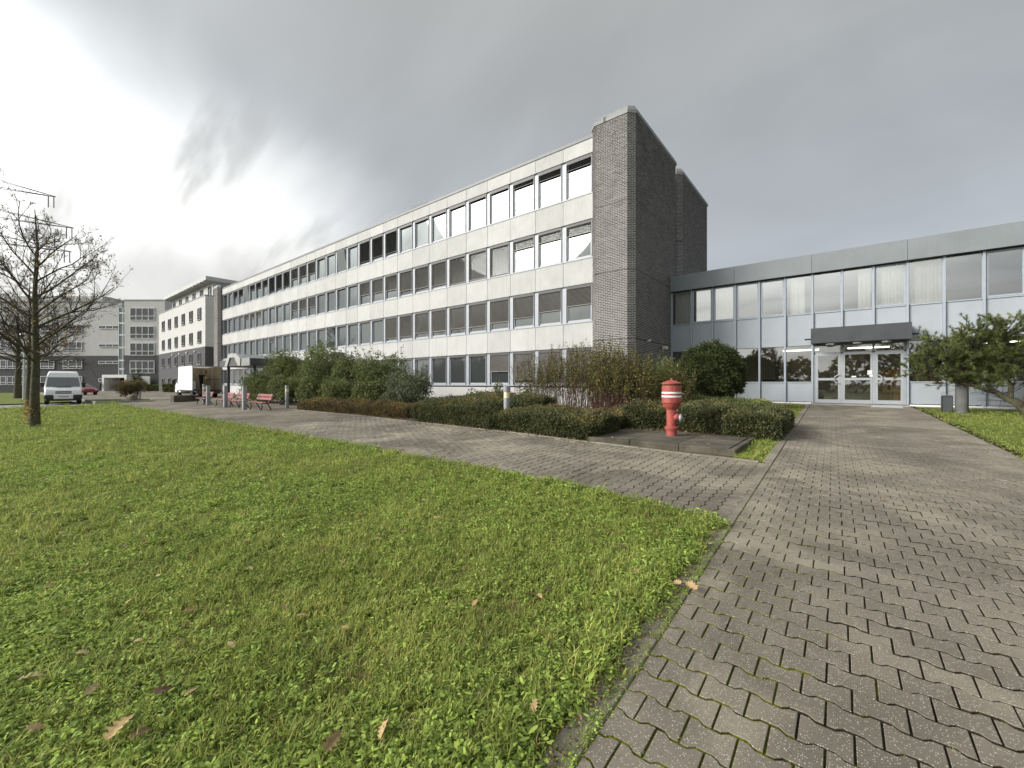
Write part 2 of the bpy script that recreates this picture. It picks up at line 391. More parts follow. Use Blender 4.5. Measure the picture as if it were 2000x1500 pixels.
def joint_mat():
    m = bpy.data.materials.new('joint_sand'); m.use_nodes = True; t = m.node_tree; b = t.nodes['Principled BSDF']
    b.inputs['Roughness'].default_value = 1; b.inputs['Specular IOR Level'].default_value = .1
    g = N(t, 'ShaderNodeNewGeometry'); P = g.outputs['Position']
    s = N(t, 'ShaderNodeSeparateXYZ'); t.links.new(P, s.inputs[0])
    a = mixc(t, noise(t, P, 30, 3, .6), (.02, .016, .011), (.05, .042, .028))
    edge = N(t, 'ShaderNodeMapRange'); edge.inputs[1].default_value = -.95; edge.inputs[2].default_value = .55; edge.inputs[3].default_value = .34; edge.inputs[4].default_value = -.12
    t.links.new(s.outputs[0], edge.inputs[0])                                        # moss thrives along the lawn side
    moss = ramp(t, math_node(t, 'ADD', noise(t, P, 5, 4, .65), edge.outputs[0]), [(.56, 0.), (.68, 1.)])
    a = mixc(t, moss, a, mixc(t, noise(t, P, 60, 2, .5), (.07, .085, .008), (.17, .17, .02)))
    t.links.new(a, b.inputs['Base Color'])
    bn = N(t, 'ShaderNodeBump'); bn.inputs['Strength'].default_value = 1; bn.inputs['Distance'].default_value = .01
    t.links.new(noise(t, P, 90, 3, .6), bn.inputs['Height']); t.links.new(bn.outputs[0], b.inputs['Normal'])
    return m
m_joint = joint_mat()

# ------------------------------------------------------------------ the setting
V = [(-900, -900, -.12), (900, -900, -.12), (900, 900, -.12), (-900, 900, -.12)]
struct(O('ground', mesh_np('ground', V, [(0, 1, 2, 3)]), m_far))
struct(sheet('lawn', m_lawn, -42, -.98, -14, lambda x: lawn_edge(x)-.02, 82, 40, -.012))
struct(sheet('lawn', m_lawn, 2.28, 16, -6, 23.9, 28, 60, -.020))
struct(sheet('lawn', m_lawn, -1.62, -1.0, 8.52, 11.4, 4, 12, -.012))
struct(sheet('lawn', m_lawn, -7.6, -1.16, 11.4, 23.9, 14, 26, -.02))
struct(sheet('planting_bed', m_soil, -23, -1.62, lambda x: kerb_line(x)+.1, 19.4, 50, 20, -.02))
struct(sheet('path', m_joint, -1.2, 2.62, -4, 24.35, 24, 150, -.011))
struct(sheet('path', m_joint, -16.2, -.9, lambda x: lawn_edge(x)-.05, lambda x: kerb_line(x)+.02, 90, 26, -.012))
struct(sheet('forecourt', m_pave_far, -42.0, -16.0, lambda x: lawn_edge(x)-.03, lambda x: np.interp(x, [-42, -23.3, -23.0, -16], [19.3, 19.3, 9.9, 9.8]), 60, 40, .0))
struct(sheet('forecourt', m_pave_far, -112, -41.95, 5.6, 19.3, 50, 12, -.004))
struct(sheet('road', m_asph, -49.5, -42, -60, 5.6, 12, 60, -.05))
struct(sheet('grass_verge', m_lawn, -112, -49.5, -60, 4.2, 40, 40, .03))
struct(sheet('road', m_asph, -112, -49.5, 4.2, 5.7, 40, 4, -.02))
struct(sheet('gravel_strip', m_conc, PATH_R+.05, 12, 23.9, 24.5, 12, 2, -.004))

# --- pavers (bone-shaped blocks in running bond)
PL, PW, PA, PK, PG = .2, .165, .011, .014, .0043
def paver_poly(x0=-PL/2, x1=PL/2):
    xs = [-PL/2, -PL/4-PK, -PL/4+PK, PL/4-PK, PL/4+PK, PL/2]; a = [PA, PA, -PA, -PA, PA, PA]
    up = [(x, PW/2+v-PG-.0034) for x, v in zip(xs, a) if x0-1e-6 <= x <= x1+1e-6]
    if x0 > -PL/2+1e-6: up = [(x0, PW/2-PA-PG-.0034)]+up
    if x1 < PL/2-1e-6: up = up+[(x1, PW/2-PA-PG-.0034)]
    up[0] = (up[0][0]+PG, up[0][1]); up[-1] = (up[-1][0]-PG, up[-1][1])
    return up+[(x, -y) for x, y in reversed(up)]
def paver_arrays(poly, rot):
    P = np.array(poly)[::-1]; n = len(P)
    c = P.mean(0); ins = c+(P-c)*np.array([1-.0025/np.abs(P[:, 0]-c[0]).max(), 1-.0025/.08])
    if rot: P = np.stack([-P[:, 1], P[:, 0]], 1); ins = np.stack([-ins[:, 1], ins[:, 0]], 1)
    Vv = np.concatenate([np.c_[ins, np.zeros(n)], np.c_[P, np.full(n, -.003)], np.c_[P, np.full(n, -.03)]])
    i = np.arange(n); j = (i+1) % n
    top = np.arange(n)[None, :]
    ring = np.concatenate([np.stack([i+n, j+n, j, i], 1), np.stack([i+2*n, j+2*n, j+n, i+n], 1)])
    return Vv, top, ring
shapes = {}
for k, (a, b) in enumerate([(-PL/2, PL/2), (-PL/2, 0), (0, PL/2)]):
    for rot in (0, 1):
        Vv, top, ring = paver_arrays(paver_poly(a, b), rot)
        # make faces point up
        p = Vv[top[0]]; area = .5*np.sum(p[:, 0]*np.roll(p[:, 1], -1)-np.roll(p[:, 0], -1)*p[:, 1])
        if area < 0: top = top[:, ::-1]; ring = ring[:, ::-1]
        shapes[k, rot] = (Vv, top, ring)
pieces = []      # (x, y, shape, rot)
ang = -.0149
nrow = int((24.25+1.2)/PW)
for r in range(nrow):
    y = -1.2+r*PW; xl = float(path_l(y)); ncol = 17
    if r % 2 == 0:
        for c in range(ncol): pieces.append((xl+PL*(c+.5), y, 0, 0))
    else:
        pieces.append((xl, y, 2, 0))
        for c in range(ncol-1): pieces.append((xl+PL*(c+1), y, 0, 0))
        pieces.append((xl+PL*ncol, y, 1, 0))
for c in range(int(15.2/PW)):
    x = -.985-PW*(c+.5); y0, y1 = float(lawn_edge(x))-.05, float(kerb_line(x))-.02
    y = math.floor(y0/PL)*PL+(0 if c % 2 else PL/2)
    while y < y1+.02:
        if y > y0-.02 and not (x > float(path_l(y))-.075): pieces.append((x, y, 0, 1))
        y += PL
pieces = np.array(pieces); PX = pieces[:, 0]; PY_ = pieces[:, 1]; PS = pieces[:, 2].astype(int); PR = pieces[:, 3].astype(int)
PZ = gz(PX, PY_)+rng.normal(0, .0016, len(PX))-.006*(np.sin(PX*1.9+1)*np.sin(PY_*1.3) > .75); tiltx = rng.normal(0, .010, len(PX)); tilty = rng.normal(0, .010, len(PX))
fw = np.array([-.6235, .7818]); rt = np.array([.7818, .6235])
dep = PX*fw[0]+PY_*fw[1]; lat = PX*rt[0]+PY_*rt[1]
vis = (dep > 1.2) & (np.abs(lat/np.maximum(dep, .1)) < 1.30) & (1.55/np.maximum(dep, .1) < .98)
order = np.argsort(np.where(vis, dep, 1e9))[:300]; single = np.zeros(len(PX), bool); single[order] = True
path_root = [o for o in bpy.data.objects if o.name == 'path'][0]
cross_root = [o for o in bpy.data.objects if o.name == 'path.001'][0]
pm = {}
for (k, rot), (Vv, top, ring) in shapes.items():
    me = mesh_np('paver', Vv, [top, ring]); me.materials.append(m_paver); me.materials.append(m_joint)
    mi = np.zeros(1+len(ring), np.int32); mi[1+len(ring)//2:] = 1; me.polygons.foreach_set('material_index', mi); pm[k, rot] = me  # side walls in the dark joint colour: clinging soil plus painted-in shade of the gap
for i in order:
    o = bpy.data.objects.new('paver', pm[PS[i], PR[i]]); col.objects.link(o)
    o.parent = path_root if PR[i] == 0 else cross_root
    o.location = (PX[i], PY_[i], PZ[i]); o.rotation_euler = (tiltx[i]+.0265, tilty[i], rng.normal(0, .006)+(0 if PR[i] else 0))
for rot, root in ((0, path_root), (1, cross_root)):
    VV, TT, RR, AA = [], {}, [], []; off = 0
    for k in (0, 1, 2):
        idx = np.where((~single) & (PR == rot) & (PS == k))[0]
        if not len(idx): continue
        Vv, top, ring = shapes[k, rot]; n = len(Vv)
        A = Vv[None]+np.zeros((len(idx), 1, 1))
        zz = A[:, :, 2]+A[:, :, 1]*(.0265+tiltx[idx])[:, None]-A[:, :, 0]*tilty[idx][:, None]
        A = np.stack([A[:, :, 0]+PX[idx][:, None], A[:, :, 1]+PY_[idx][:, None], zz+PZ[idx][:, None]], -1)
        VV.append(A.reshape(-1, 3)); o_ = off+np.arange(len(idx))*n
        TT.setdefault(top.shape[1], []).append((top[None]+o_[:, None, None]).reshape(-1, top.shape[1])); RR.append((ring[None]+o_[:, None, None]).reshape(-1, 4))
        AA.append(np.repeat(rng.random(len(idx)), n)); off += len(idx)*n
    F = [np.concatenate(v) for v in TT.values()]+[np.concatenate(RR)]
    me = mesh_np('paver_field', np.concatenate(VV), F, np.concatenate(AA))
    stuff(O('paver_field', me, m_paver, root))
# --- kerb stones
def kerb_run(root, pts, wdt, length, hgt=.0, seed=0):
    """pts: polyline on the ground; each stone a part of its own"""
    me = MB().cbox(-length/2+.004, length/2-.004, -wdt/2, wdt/2, -.2, 0, .008).mesh('kerb_stone'); me.materials.append(m_kerb)
    pts = [Vector((x, y, 0)) for x, y in pts]; acc = 0
    for a, b in zip(pts[:-1], pts[1:]):
        L = (b-a).length; n = max(1, round(L/length)); d = (b-a)/n
        for i in range(n):
            c = a+d*(i+.5); o = bpy.data.objects.new('kerb_stone', me); col.objects.link(o); o.parent = root
            slope = (G(*(c+d*.5)[:2])-G(*(c-d*.5)[:2]))/d.length
            o.location = (c.x, c.y, G(c.x, c.y)+hgt+random.uniform(-.004, .004))
            o.rotation_euler = (0, -math.atan(slope), math.atan2(d.y, d.x)+random.uniform(-.004, .004))
            o.scale.x = d.length/length
def kerb_root(name, at): 
    o = O(name, sheet_dummy(at), m_joint); WL[o.name] = Vector((0, 0, 0)); return struct(o)
def sheet_dummy(pts):
    """thin bedding strip under a row of kerb stones"""
    V, F = [], []
    for i, (x, y, nx_, ny_) in enumerate(pts):
        for s in (-1, 1): V.append((x+s*nx_, y+s*ny_, G(x, y)-.03))
        if i: F.append((2*i-2, 2*i-1, 2*i+1, 2*i))
    me = bpy.data.meshes.new('bedding'); me.from_pydata(V, [], F); return me
ys = np.linspace(-1, 4.9, 10); k1 = kerb_root('kerb', [(path_l(y)-.075, y, .08, 0) for y in ys])
kerb_run(k1, [(float(path_l(y))-.072, y) for y in (-1.0, 1.0, 3.0, 4.9)], .136, .5)
k2 = kerb_root('kerb', [(path_l(y)-.075, y, .08, 0) for y in np.linspace(8.55, 23.4, 16)])
kerb_run(k2, [(float(path_l(y))-.085, y) for y in (8.55, 13, 18, 23.4)], .16, 1.0, .012)
kc = kerb_root('kerb', [(path_l(y)-.06, y, .06, 0) for y in np.linspace(4.9, 8.55, 8)])
kerb_run(kc, [(float(path_l(y))-.058, y) for y in (4.9, 8.55)], .106, .5, -.001)
xs = np.linspace(-23, -1.1, 30); k3 = kerb_root('kerb', [(x, kerb_line(x)+.05, 0, .06) for x in xs])
kerb_run(k3, [(x, float(kerb_line(x))+.05) for x in (-23, -16, -12.3, -7.24, -4.5, -2.3, -1.15)], .10, 1.0, .015)
k4 = kerb_root('kerb', [(path_r(y)+.035, y, .05, 0) for y in np.linspace(-1, 23.8, 26)])
kerb_run(k4, [(float(path_r(y))+.035, y) for y in (-1, 8, 16, 23.8)], .06, 1.0, -.004)

# ------------------------------------------------------------------ main office block
Y0, XR, PIT, NP = 19.41, -10.06, 1.85, 30
XL = XR-PIT*NP
bld = thing('office_block', 'long four-storey office block with pale panel bands, window rows and dark brick end piers', 'building', (XR, Y0, .2))
O('wall', bx(XL, XR, Y0+.22, 32.4, 0, 14.2), m_core, bld)
O('wall', bx(XL, XR, Y0+.02, Y0+.30, .1, 1.36), m_render_w, bld, label='white plastered base under the ground floor windows')
O('roof', bx(XL-.1, XR+.1, Y0-.04, 32.4, 14.34, 14.49), M('roof_metal', (.15, .155, .16), .5, .1, 2), bld)
pan_me = MB().cbox(-PIT/2+.007, PIT/2-.007, 0, .10, 0, 1.30, .008).mesh('panel'); pan_me.materials.append(m_panel)
fas_me = MB().cbox(-PIT/2+.007, PIT/2-.007, 0, .10, 0, .735, .008).mesh('panel'); fas_me.materials.append(m_panel)
for k in range(NP):
    xc = XR-PIT*(k+.5)
    for z in (3.48, 6.82, 10.16): O('panel', pan_me, None, bld, (xc, Y0+random.uniform(-.004, .004), z))
    O('panel', fas_me, None, bld, (xc, Y0, 13.6))
# backing of the panel bands
for z0, z1 in ((3.5, 4.76), (6.84, 8.1), (10.18, 11.44), (13.62, 14.34)):
    O('panel_backing', bx(XL, XR, Y0+.09, Y0+.23, z0, z1), m_core, bld)
WH = 2.04
def frame_mesh(h):
    b = MB(); hw = PIT/2
    b.box(-hw, -hw+.15, .08, .2, 0, h); b.box(hw-.15, hw, .08, .2, 0, h)           # flat pier halves
    b.box(-hw+.15, -hw+.17, .03, .2, 0, h); b.box(hw-.17, hw-.15, .03, .2, 0, h)   # blind guide rails
    b.box(-hw+.17, -hw+.25, .1, .2, .16, h); b.box(hw-.25, hw-.17, .1, .2, .16, h) # sash
    b.box(-hw+.17, hw-.17, .1, .2, .06, .19); b.box(-hw+.17, hw-.17, .1, .2, h-.12, h)
    return b
fr_me = frame_mesh(WH).mesh('window'); fr_me.materials.append(m_alu)
fr4_me = frame_mesh(2.14).mesh('window'); fr4_me.materials.append(m_alu)
sill_me = bx(-PIT/2, PIT/2, -.05, .12, .0, .055).mesh('sill'); sill_me.materials.append(m_alu)
pane_me = mesh_np('pane', [(-.675, .15, .19), (.675, .15, .19), (.675, .15, 1.95), (-.675, .15, 1.95)], [(0, 1, 2, 3)]); pane_me.materials.append(m_glass)
head_me = bx(-PIT/2+.17, PIT/2-.17, .02, .1, WH-.16, WH).mesh('blind_box'); head_me.materials.append(m_alu_d)
head4_me = bx(-PIT/2+.17, PIT/2-.17, .02, .1, 2.14-.2, 2.14).mesh('blind_box'); head4_me.materials.append(m_alu_d)
blind_cache = {}
def blind_mesh(drop, dark, h):
    key = (round(drop, 2), dark, h)
    if key in blind_cache: return blind_cache[key]
    b = MB(); top = h-.1; bot = max(.2, top-drop*(h-.3)); z = top
    while z > bot:
        hw = PIT/2-.175
        b.add([(-hw, .035, z-.032), (hw, .035, z-.032), (hw, .085, z), (-hw, .085, z)], [(0, 1, 2, 3)])
        b.add([(-hw, .036, z-.036), (hw, .036, z-.036), (hw, .035, z-.032), (-hw, .035, z-.032)], [(0, 1, 2, 3)])
        z -= .062
    b.box(-PIT/2+.175, PIT/2-.175, .04, .08, bot-.04, bot)
    me = b.mesh('blind'); me.materials.append(m_blind_d if dark else m_blind); blind_cache[key] = me; return me
bl4 = {0: .22, 1: .22, 2: .16, 9: .9, 10: .88, 11: .92, 16: .62, 17: .62, 18: .6, 19: .85, 20: .85, 21: .88, 22: .4, 23: .38, 24: .36, 26: .45, 27: .42}
bl3 = {0: .30, 1: .28, 2: .30, 3: 1., 4: 1., 5: 1., 6: .9, 7: .86, 8: .82, 9: .66, 10: .62, 11: .6, 16: .55, 17: .55, 18: .52, 23: .35, 24: .33, 25: .3}
bl2 = {0: .55, 1: .62, 2: .72, 3: .78, 4: .84, 5: .82, 6: .84, 7: .82, 8: .9, 9: .9, 21: .3}
bl1 = {0: 1., 1: .95, 2: .9, 3: .6, 25: .7, 26: .7, 27: .75}
dark4 = {0, 1, 2, 9, 10, 11, 19, 20, 21, 22, 23, 24, 26, 27}
tilted = {(3, 13), (3, 25), (1, 14)}
for fl, z, tab in ((0, 1.44, bl1), (1, 4.78, bl2), (2, 8.12, bl3), (3, 11.46, bl4)):
    for k in range(NP):
        xc = XR-PIT*(k+.5)
        wn = O('window', fr4_me if fl == 3 else fr_me, None, bld, (xc, Y0+.02, z))
        O('sill', sill_me, None, wn, (xc, Y0+.02, z))
        p = O('pane', pane_me, None, wn, (xc, Y0+.02, z+.0))
        if fl == 3: p.scale.z = 1.05
        if (fl, k) in tilted: p.rotation_euler.x = R(6); p.location.z -= .0
        else: p.rotation_euler = (random.gauss(0, .004), 0, random.gauss(0, .004))
        O('blind_box', head4_me if fl == 3 else head_me, None, wn, (xc, Y0+.02, z))
        if k in tab:
            O('blind', blind_mesh(tab[k], fl == 3 and k in dark4, 2.14 if fl == 3 else WH), None, wn, (xc, Y0+.02, z))

# --- brick piers: every brick is raised from the mortar
CO, BL, JT = .0833, .25, .017
special = {44, 84, 124}
def brick_field(faces):
    """faces: (origin xy, unit dir xy, outward normal xy, length, z0, z1)"""
    VV, FF, AA = [], [], []; off = 0
    for (ox, oy), (dx, dy), (nx, ny), L, z0, z1 in faces:
        c0 = int(round(z0/CO)); n = int(z1/CO)-c0
        r = np.arange(n); zb = (r+c0)*CO
        m = int(L/BL)+2; j = np.arange(-1, m)
        RR, JJ = np.meshgrid(r, j, indexing='ij')
        a = JJ*BL+np.where((RR+c0) % 2 == 0, 0, BL/2); b = a+BL-JT
        a = np.clip(a, 0, L); b = np.clip(b, 0, L); ok = (b-a) > .03
        RR, a, b = RR[ok], a[ok], b[ok]; zl = (RR+c0)*CO; zh = zl+CO-JT
        zh = np.where(np.isin(RR+c0, list(special)), zl+CO, zh)
        p = .008+rng.random(len(a))*.003
        def pt(s, d, z): return np.stack([ox+dx*s+nx*d, oy+dy*s+ny*d, z], -1)
        z_ = np.zeros_like(a)
        Q = np.stack([pt(a, p, zl), pt(b, p, zl), pt(b, p, zh), pt(a, p, zh), pt(a, z_, zl), pt(b, z_, zl), pt(b, z_, zh), pt(a, z_, zh)], 1)
        o_ = off+np.arange(len(a))*8
        q = np.array([(0, 1, 2, 3), (4, 5, 1, 0), (1, 5, 6, 2), (3, 2, 6, 7), (4, 0, 3, 7)])
        VV.append(Q.reshape(-1, 3)); FF.append((q[None]+o_[:, None, None]).reshape(-1, 4)); AA.append(np.repeat(rng.random(len(a)), 8)); off += 8*len(a)
    return mesh_np('brickwork', np.concatenate(VV), np.concatenate(FF), np.concatenate(AA))
def pier(x0, x1, y0, y1, c, zt, both=True, zvis=.2, label=None):
    """brick pier with chamfered front corners, coping, mortar core"""
    poly = [(x0+c, y0), (x1-c, y0), (x1, y0+c), (x1, y1), (x0, y1), (x0, y0+c)]
    p = O('brick_pier', MB().prism(poly, .1, zt), m_mortar, bld, label=label)
    s = math.sqrt(.5); fc = [((x0+c, y0), (1, 0), (0, -1), x1-x0-2*c, zvis, zt), ((x1-c, y0), (s, s), (s, -s), c*1.4142, zvis, zt),
          ((x1, y0+c), (0, 1), (1, 0), y1-y0-c, zvis, zt), ((x0, y0+c), (s, -s), (-s, -s), c*1.4142, zvis, zt)]
    stuff(O('brickwork', brick_field(fc), m_brick, p))
    q = .06; po = [(x0+c-.03, y0-q), (x1-c+.03, y0-q), (x1+q, y0+c-.03), (x1+q, y1+q), (x0-q, y1+q), (x0-q, y0+c-.03)]
    q2 = -.06; pi_ = [(x0+c, y0-q2), (x1-c, y0-q2), (x1+q2, y0+c), (x1+q2, y1+q2), (x0-q2, y1+q2), (x0-q2, y0+c)]
    b = MB(); b.prism(po, zt, zt+.16); n = 6
    b.add([(x, y, zt+.16) for x, y in po]+[(x, y, zt+.40) for x, y in pi_], [(i, (i+1) % n, n+(i+1) % n, n+i) for i in range(n)]+[tuple(range(n, 2*n))])
    O('coping', b, m_coping, p)
    return p
pier(-10.05, -7.76, 18.96, 25.3, .30, 14.52, label='tall dark brick pier at the near end, pale mortar joints')
pier(-10.05, -7.76, 26.4, 32.6, .30, 14.52, zvis=5.5)
pier(XL-2.1, XL-.02, 18.96, 25.3, .30, 14.52)
# recess between the two near piers: pale panels with slit windows
O('stair_wall', bx(-10, -8.12, 25.3, 26.4, .2, 14.0), m_wing, bld)
for z in (6.0, 9.2, 12.0): O('slit_window', bx(-8.13, -8.09, 25.55, 26.15, z, z+2.1), m_glass_d, bld)
# lead flashing patch on the near coping
O('flashing', bx(-9.28, -9.16, 18.893, 18.91, 14.53, 14.76), m_black, bld)
# roof aerial
an = thing('roof_aerial', 'thin television aerial on the office block roof', 'aerial', (-26.5, 21.5, 14.49))
ax, ay, az = -26.5, 21.5, 14.49
O('mast', MB().tube([(ax, ay, az), (ax, ay, az+1.7)], .022, 6), m_galv, an)
O('boom', MB().tube([(ax-.9, ay, az+1.45), (ax+.9, ay, az+1.45)], .014, 5), m_galv, an)
for i in range(7): O('element', MB().tube([(ax-.8+i*.26, ay-.35+.02*i, az+1.45), (ax-.8+i*.26, ay+.35-.02*i, az+1.45)], .008, 4), m_galv, an)
O('boom', MB().tube([(ax-.5, ay-.6, az+1.1), (ax+.1, ay+.6, az+1.1)], .014, 5), m_galv, an)
# small cameras on the brick pier
for i, (y, z, s, lb) in enumerate(((20.6, 3.68, .7, 'small white security camera on the brick pier, the higher one near the corner'), (22.9, 3.42, 1.3, 'larger white security camera on the brick pier beside the blue grey wing'))):
    c = thing('security_camera', lb, 'camera', (-7.75, y, z), group='cameras on the brick pier')
    O('bracket', MB().tube([(-7.752, y, z), (-7.6, y, z), (-7.55, y, z+.02)], .02*s, 6), m_white, c)
    O('housing', MB().cbox(-7.60, -7.60+.14*s, y-.30*s, y+.02, z, z+.12*s, .015), m_white, c)
    O('hood', bx(-7.61, -7.59+.15*s, y-.34*s, y+.03, z+.121*s, z+.135*s), m_white, c)

# --- entrance canopy of the office block
cp = thing('entrance_canopy', 'grey flat entrance canopy with a trapezoid rooflight in front of the office block', 'canopy', (-44, 14, .2))
O('roof_slab', bx(-47.9, -40.4, 14.05, 19.3, 3.2, 3.82), m_charcoal, cp)
O('fascia', bx(-42.4, -40.38, 13.98, 14.06, 3.18, 3.86), m_coping, cp)
O('fascia', bx(-47.92, -46.2, 13.98, 14.06, 3.18, 3.70), m_charcoal, cp)
tp = [(-46.4, 3.84), (-45.5, 4.28), (-43.2, 4.28), (-42.3, 3.84)]
O('rooflight', MB().extr(tp, 14.2, 19.2, 'y'), M('pale_zinc', (.33, .33, .325), .5, .12, 2), cp)
O('rooflight_end', MB().extr([(-46.4, 3.2), (-45.6, 4.1), (-45.4, 4.38), (-43.5, 4.38), (-42.3, 3.86), (-42.4, 3.2), (-42.9, 3.2), (-43.8, 4.0), (-45.0, 4.0), (-45.7, 3.2)], 13.9, 14.2, 'y'), M('pale_zinc', (1, 1, 1)), cp)
O('rooflight_pane', mesh_np('p', [(-45.7, 14.0, 3.22), (-42.9, 14.0, 3.22), (-43.8, 14.0, 4.0), (-45.0, 14.0, 4.0)], [(0, 1, 2, 3)]), m_charcoal, cp)
for x in (-47.5, -41.0): 
    for y in (14.6, 18.6): O('column', MB().tube([(x, y, .2), (x, y, 3.2)], .12, 12), m_charcoal, cp)
for y in (15.6, 16.2, 16.8): O('mullion', bx(-40.95, -40.85, y, y+.08, .2, 3.2), m_black, cp)
# --- round wall clock face by the canopy
ck = thing('round_vent', 'dark round disc on a pale wall box above the entrance canopy', 'vent', (-37.0, 18.9, 4.2))
O('box', bx(-37.9, -34.5, 18.2, 19.36, 3.5, 4.35), M('pale_zinc', (1, 1, 1)), ck)
O('disc', MB().extr([(-36.9+.42*math.cos(a*.314), 3.95+.42*math.sin(a*.314)) for a in range(20)], 18.12, 18.2, 'y'), m_charcoal, ck)

# ------------------------------------------------------------------ glazed wing with the side entrance
YW = 24.5; wp = 1.1; WX = [-2.228+wp*k for k in range(-5, 13)]
wing = thing('glazed_wing', 'two-storey blue grey glazed wing with a wide metal fascia', 'building', (0, YW, .6))
x_a, x_b = WX[0], WX[-1]
O('roof', bx(x_a, x_b, YW-.1, 33, 7.45, 7.62), m_coping, wing)
fl_ = 3.3; xx = x_a-.02
while xx < x_b:
    O('fascia_panel', MB().cbox(xx+.004, min(xx+fl_, x_b+.3)-.004, YW-.28, YW-.2, 6.81, 7.70, .006), m_wing_f, wing); xx += fl_
O('fascia_backing', bx(x_a, x_b, YW-.2, YW+.1, 6.80, 7.46), m_black, wing)
O('floor_slab', bx(x_a, x_b, YW+.06, 33, 3.5, 4.75), m_wing, wing)
O('base_slab', bx(x_a, x_b, YW-.02, 33, .2, .62), m_conc, wing)
O('back_wall', bx(x_a, x_b, 31, 31.2, .6, 6.8), M('cream_wall', (.42, .41, .34), .9, .08, 1.), wing)
O('end_wall', bx(x_b, x_b+.2, YW-.05, 33, .2, 7.45), m_wing, wing)
O('ceiling', bx(x_a, x_b, YW+.1, 33, 6.78, 6.84), m_white_in, wing)
mul_me = MB().box(-.035, .035, -.10, .06, .66, 6.8).box(-.05, .05, -.02, .06, .66, 6.8).mesh('mullion'); mul_me.materials.append(m_wing_al)
mulu_me = MB().box(-.035, .035, -.10, .06, 3.40, 6.8).box(-.05, .05, -.02, .06, 3.40, 6.8).mesh('mullion'); mulu_me.materials.append(m_wing_al)
low_me = MB().cbox(-wp/2+.05, wp/2-.05, 0, .05, .70, 1.60, .006).mesh('panel'); low_me.materials.append(m_wing)
mid_me = MB().cbox(-wp/2+.05, wp/2-.05, 0, .05, 3.40, 4.90, .006).mesh('panel'); mid_me.materials.append(m_wing)
sil_me = bx(-wp/2+.05, wp/2-.05, -.04, .05, 0, .05).mesh('sill'); sil_me.materials.append(m_wing_al)
gu = mesh_np('pane', [(-wp/2+.05, .03, 4.97), (wp/2-.05, .03, 4.97), (wp/2-.05, .03, 6.78), (-wp/2+.05, .03, 6.78)], [(0, 1, 2, 3)]); gu.materials.append(m_glass_w)
gl_ = mesh_np('pane', [(-wp/2+.05, .03, 1.67), (wp/2-.05, .03, 1.67), (wp/2-.05, .03, 3.38), (-wp/2+.05, .03, 3.38)], [(0, 1, 2, 3)]); gl_.materials.append(m_glass_w)
ofr = MB().box(-wp/2+.05, -wp/2+.11, -.03, .05, 4.97, 6.78).box(wp/2-.11, wp/2-.05, -.03, .05, 4.97, 6.78).box(-wp/2+.11, wp/2-.11, -.03, .05, 4.97, 5.03).box(-wp/2+.11, wp/2-.11, -.03, .05, 6.72, 6.78).mesh('sash'); ofr.materials.append(m_wing_al)
def curtain(x0, x1, y, z0, z1, seed):
    n = 40; r = random.Random(seed); b = MB(); ph = r.random()*6
    pts = [(x0+(x1-x0)*i/n, y+.010*math.sin(i*1.3+ph)+.012*math.sin(i*.45+ph)) for i in range(n+1)]
    b.add([(px, py, z0) for px, py in pts]+[(px, py, z1) for px, py in pts], [(i, i+1, n+2+i, n+1+i) for i in range(n)]); return b
for i, x in enumerate(WX):
    O('mullion', mulu_me if i in (7, 8) and False else mul_me, None, wing, (x, YW, 0)) if i not in (5+1, 5+2, 5+3, 5+4) or i in (6, 9) else O('mullion', mulu_me, None, wing, (x, YW, 0))
    if i == len(WX)-1: break
    xc = x+wp/2; door = i in (6, 7, 8)
    O('panel', mid_me, None, wing, (xc, YW, 0)); O('pane', gu, None, wing, (xc, YW, 0)); O('sill', sil_me, None, wing, (xc, YW, 4.91))
    if i in (1, 2, 3, 4, 8, 11): O('sash', ofr, None, wing, (xc, YW, 0))
    if not door:
        O('panel', low_me, None, wing, (xc, YW, 0)); O('pane', gl_, None, wing, (xc, YW, 0)); O('sill', sil_me, None, wing, (xc, YW, 1.61))
for n_, (x0, x1) in enumerate(((-7.6, -6.75), (-6.5, -5.6), (-5.5, -4.5), (-2.05, -1.45), (.55, 1.0), (1.15, 2.1), (2.25, 3.25))):
    O('curtain', curtain(x0, x1, YW+.28, 4.9, 6.78, n_), m_white_in, wing)
O('base_strip', bx(x_a, WX[6]-.05, YW-.06, YW+.0, .60, .67), m_white, wing); O('base_strip', bx(WX[9]+.05, x_b, YW-.06, YW+.0, .60, .67), m_white, wing)
# lit ceiling strips and dark columns seen through the glass
m_tube = emit('strip_light', (1, .93, .75), 3.)
O('ceiling_lower', bx(x_a, x_b, YW+.1, 33, 3.42, 3.48), m_white_in, wing)
for x in (-6.6, -2.6, .2, 4.6):
    for y in (YW+3.0,): O('strip_light', bx(x, x+1.6, y, y+.08, 3.36, 3.40), m_tube, wing)
for x in (-2.9, 2.2): O('indoor_column', bx(x, x+.18, YW+2.2, YW+2.4, .62, 6.78), m_black, wing)
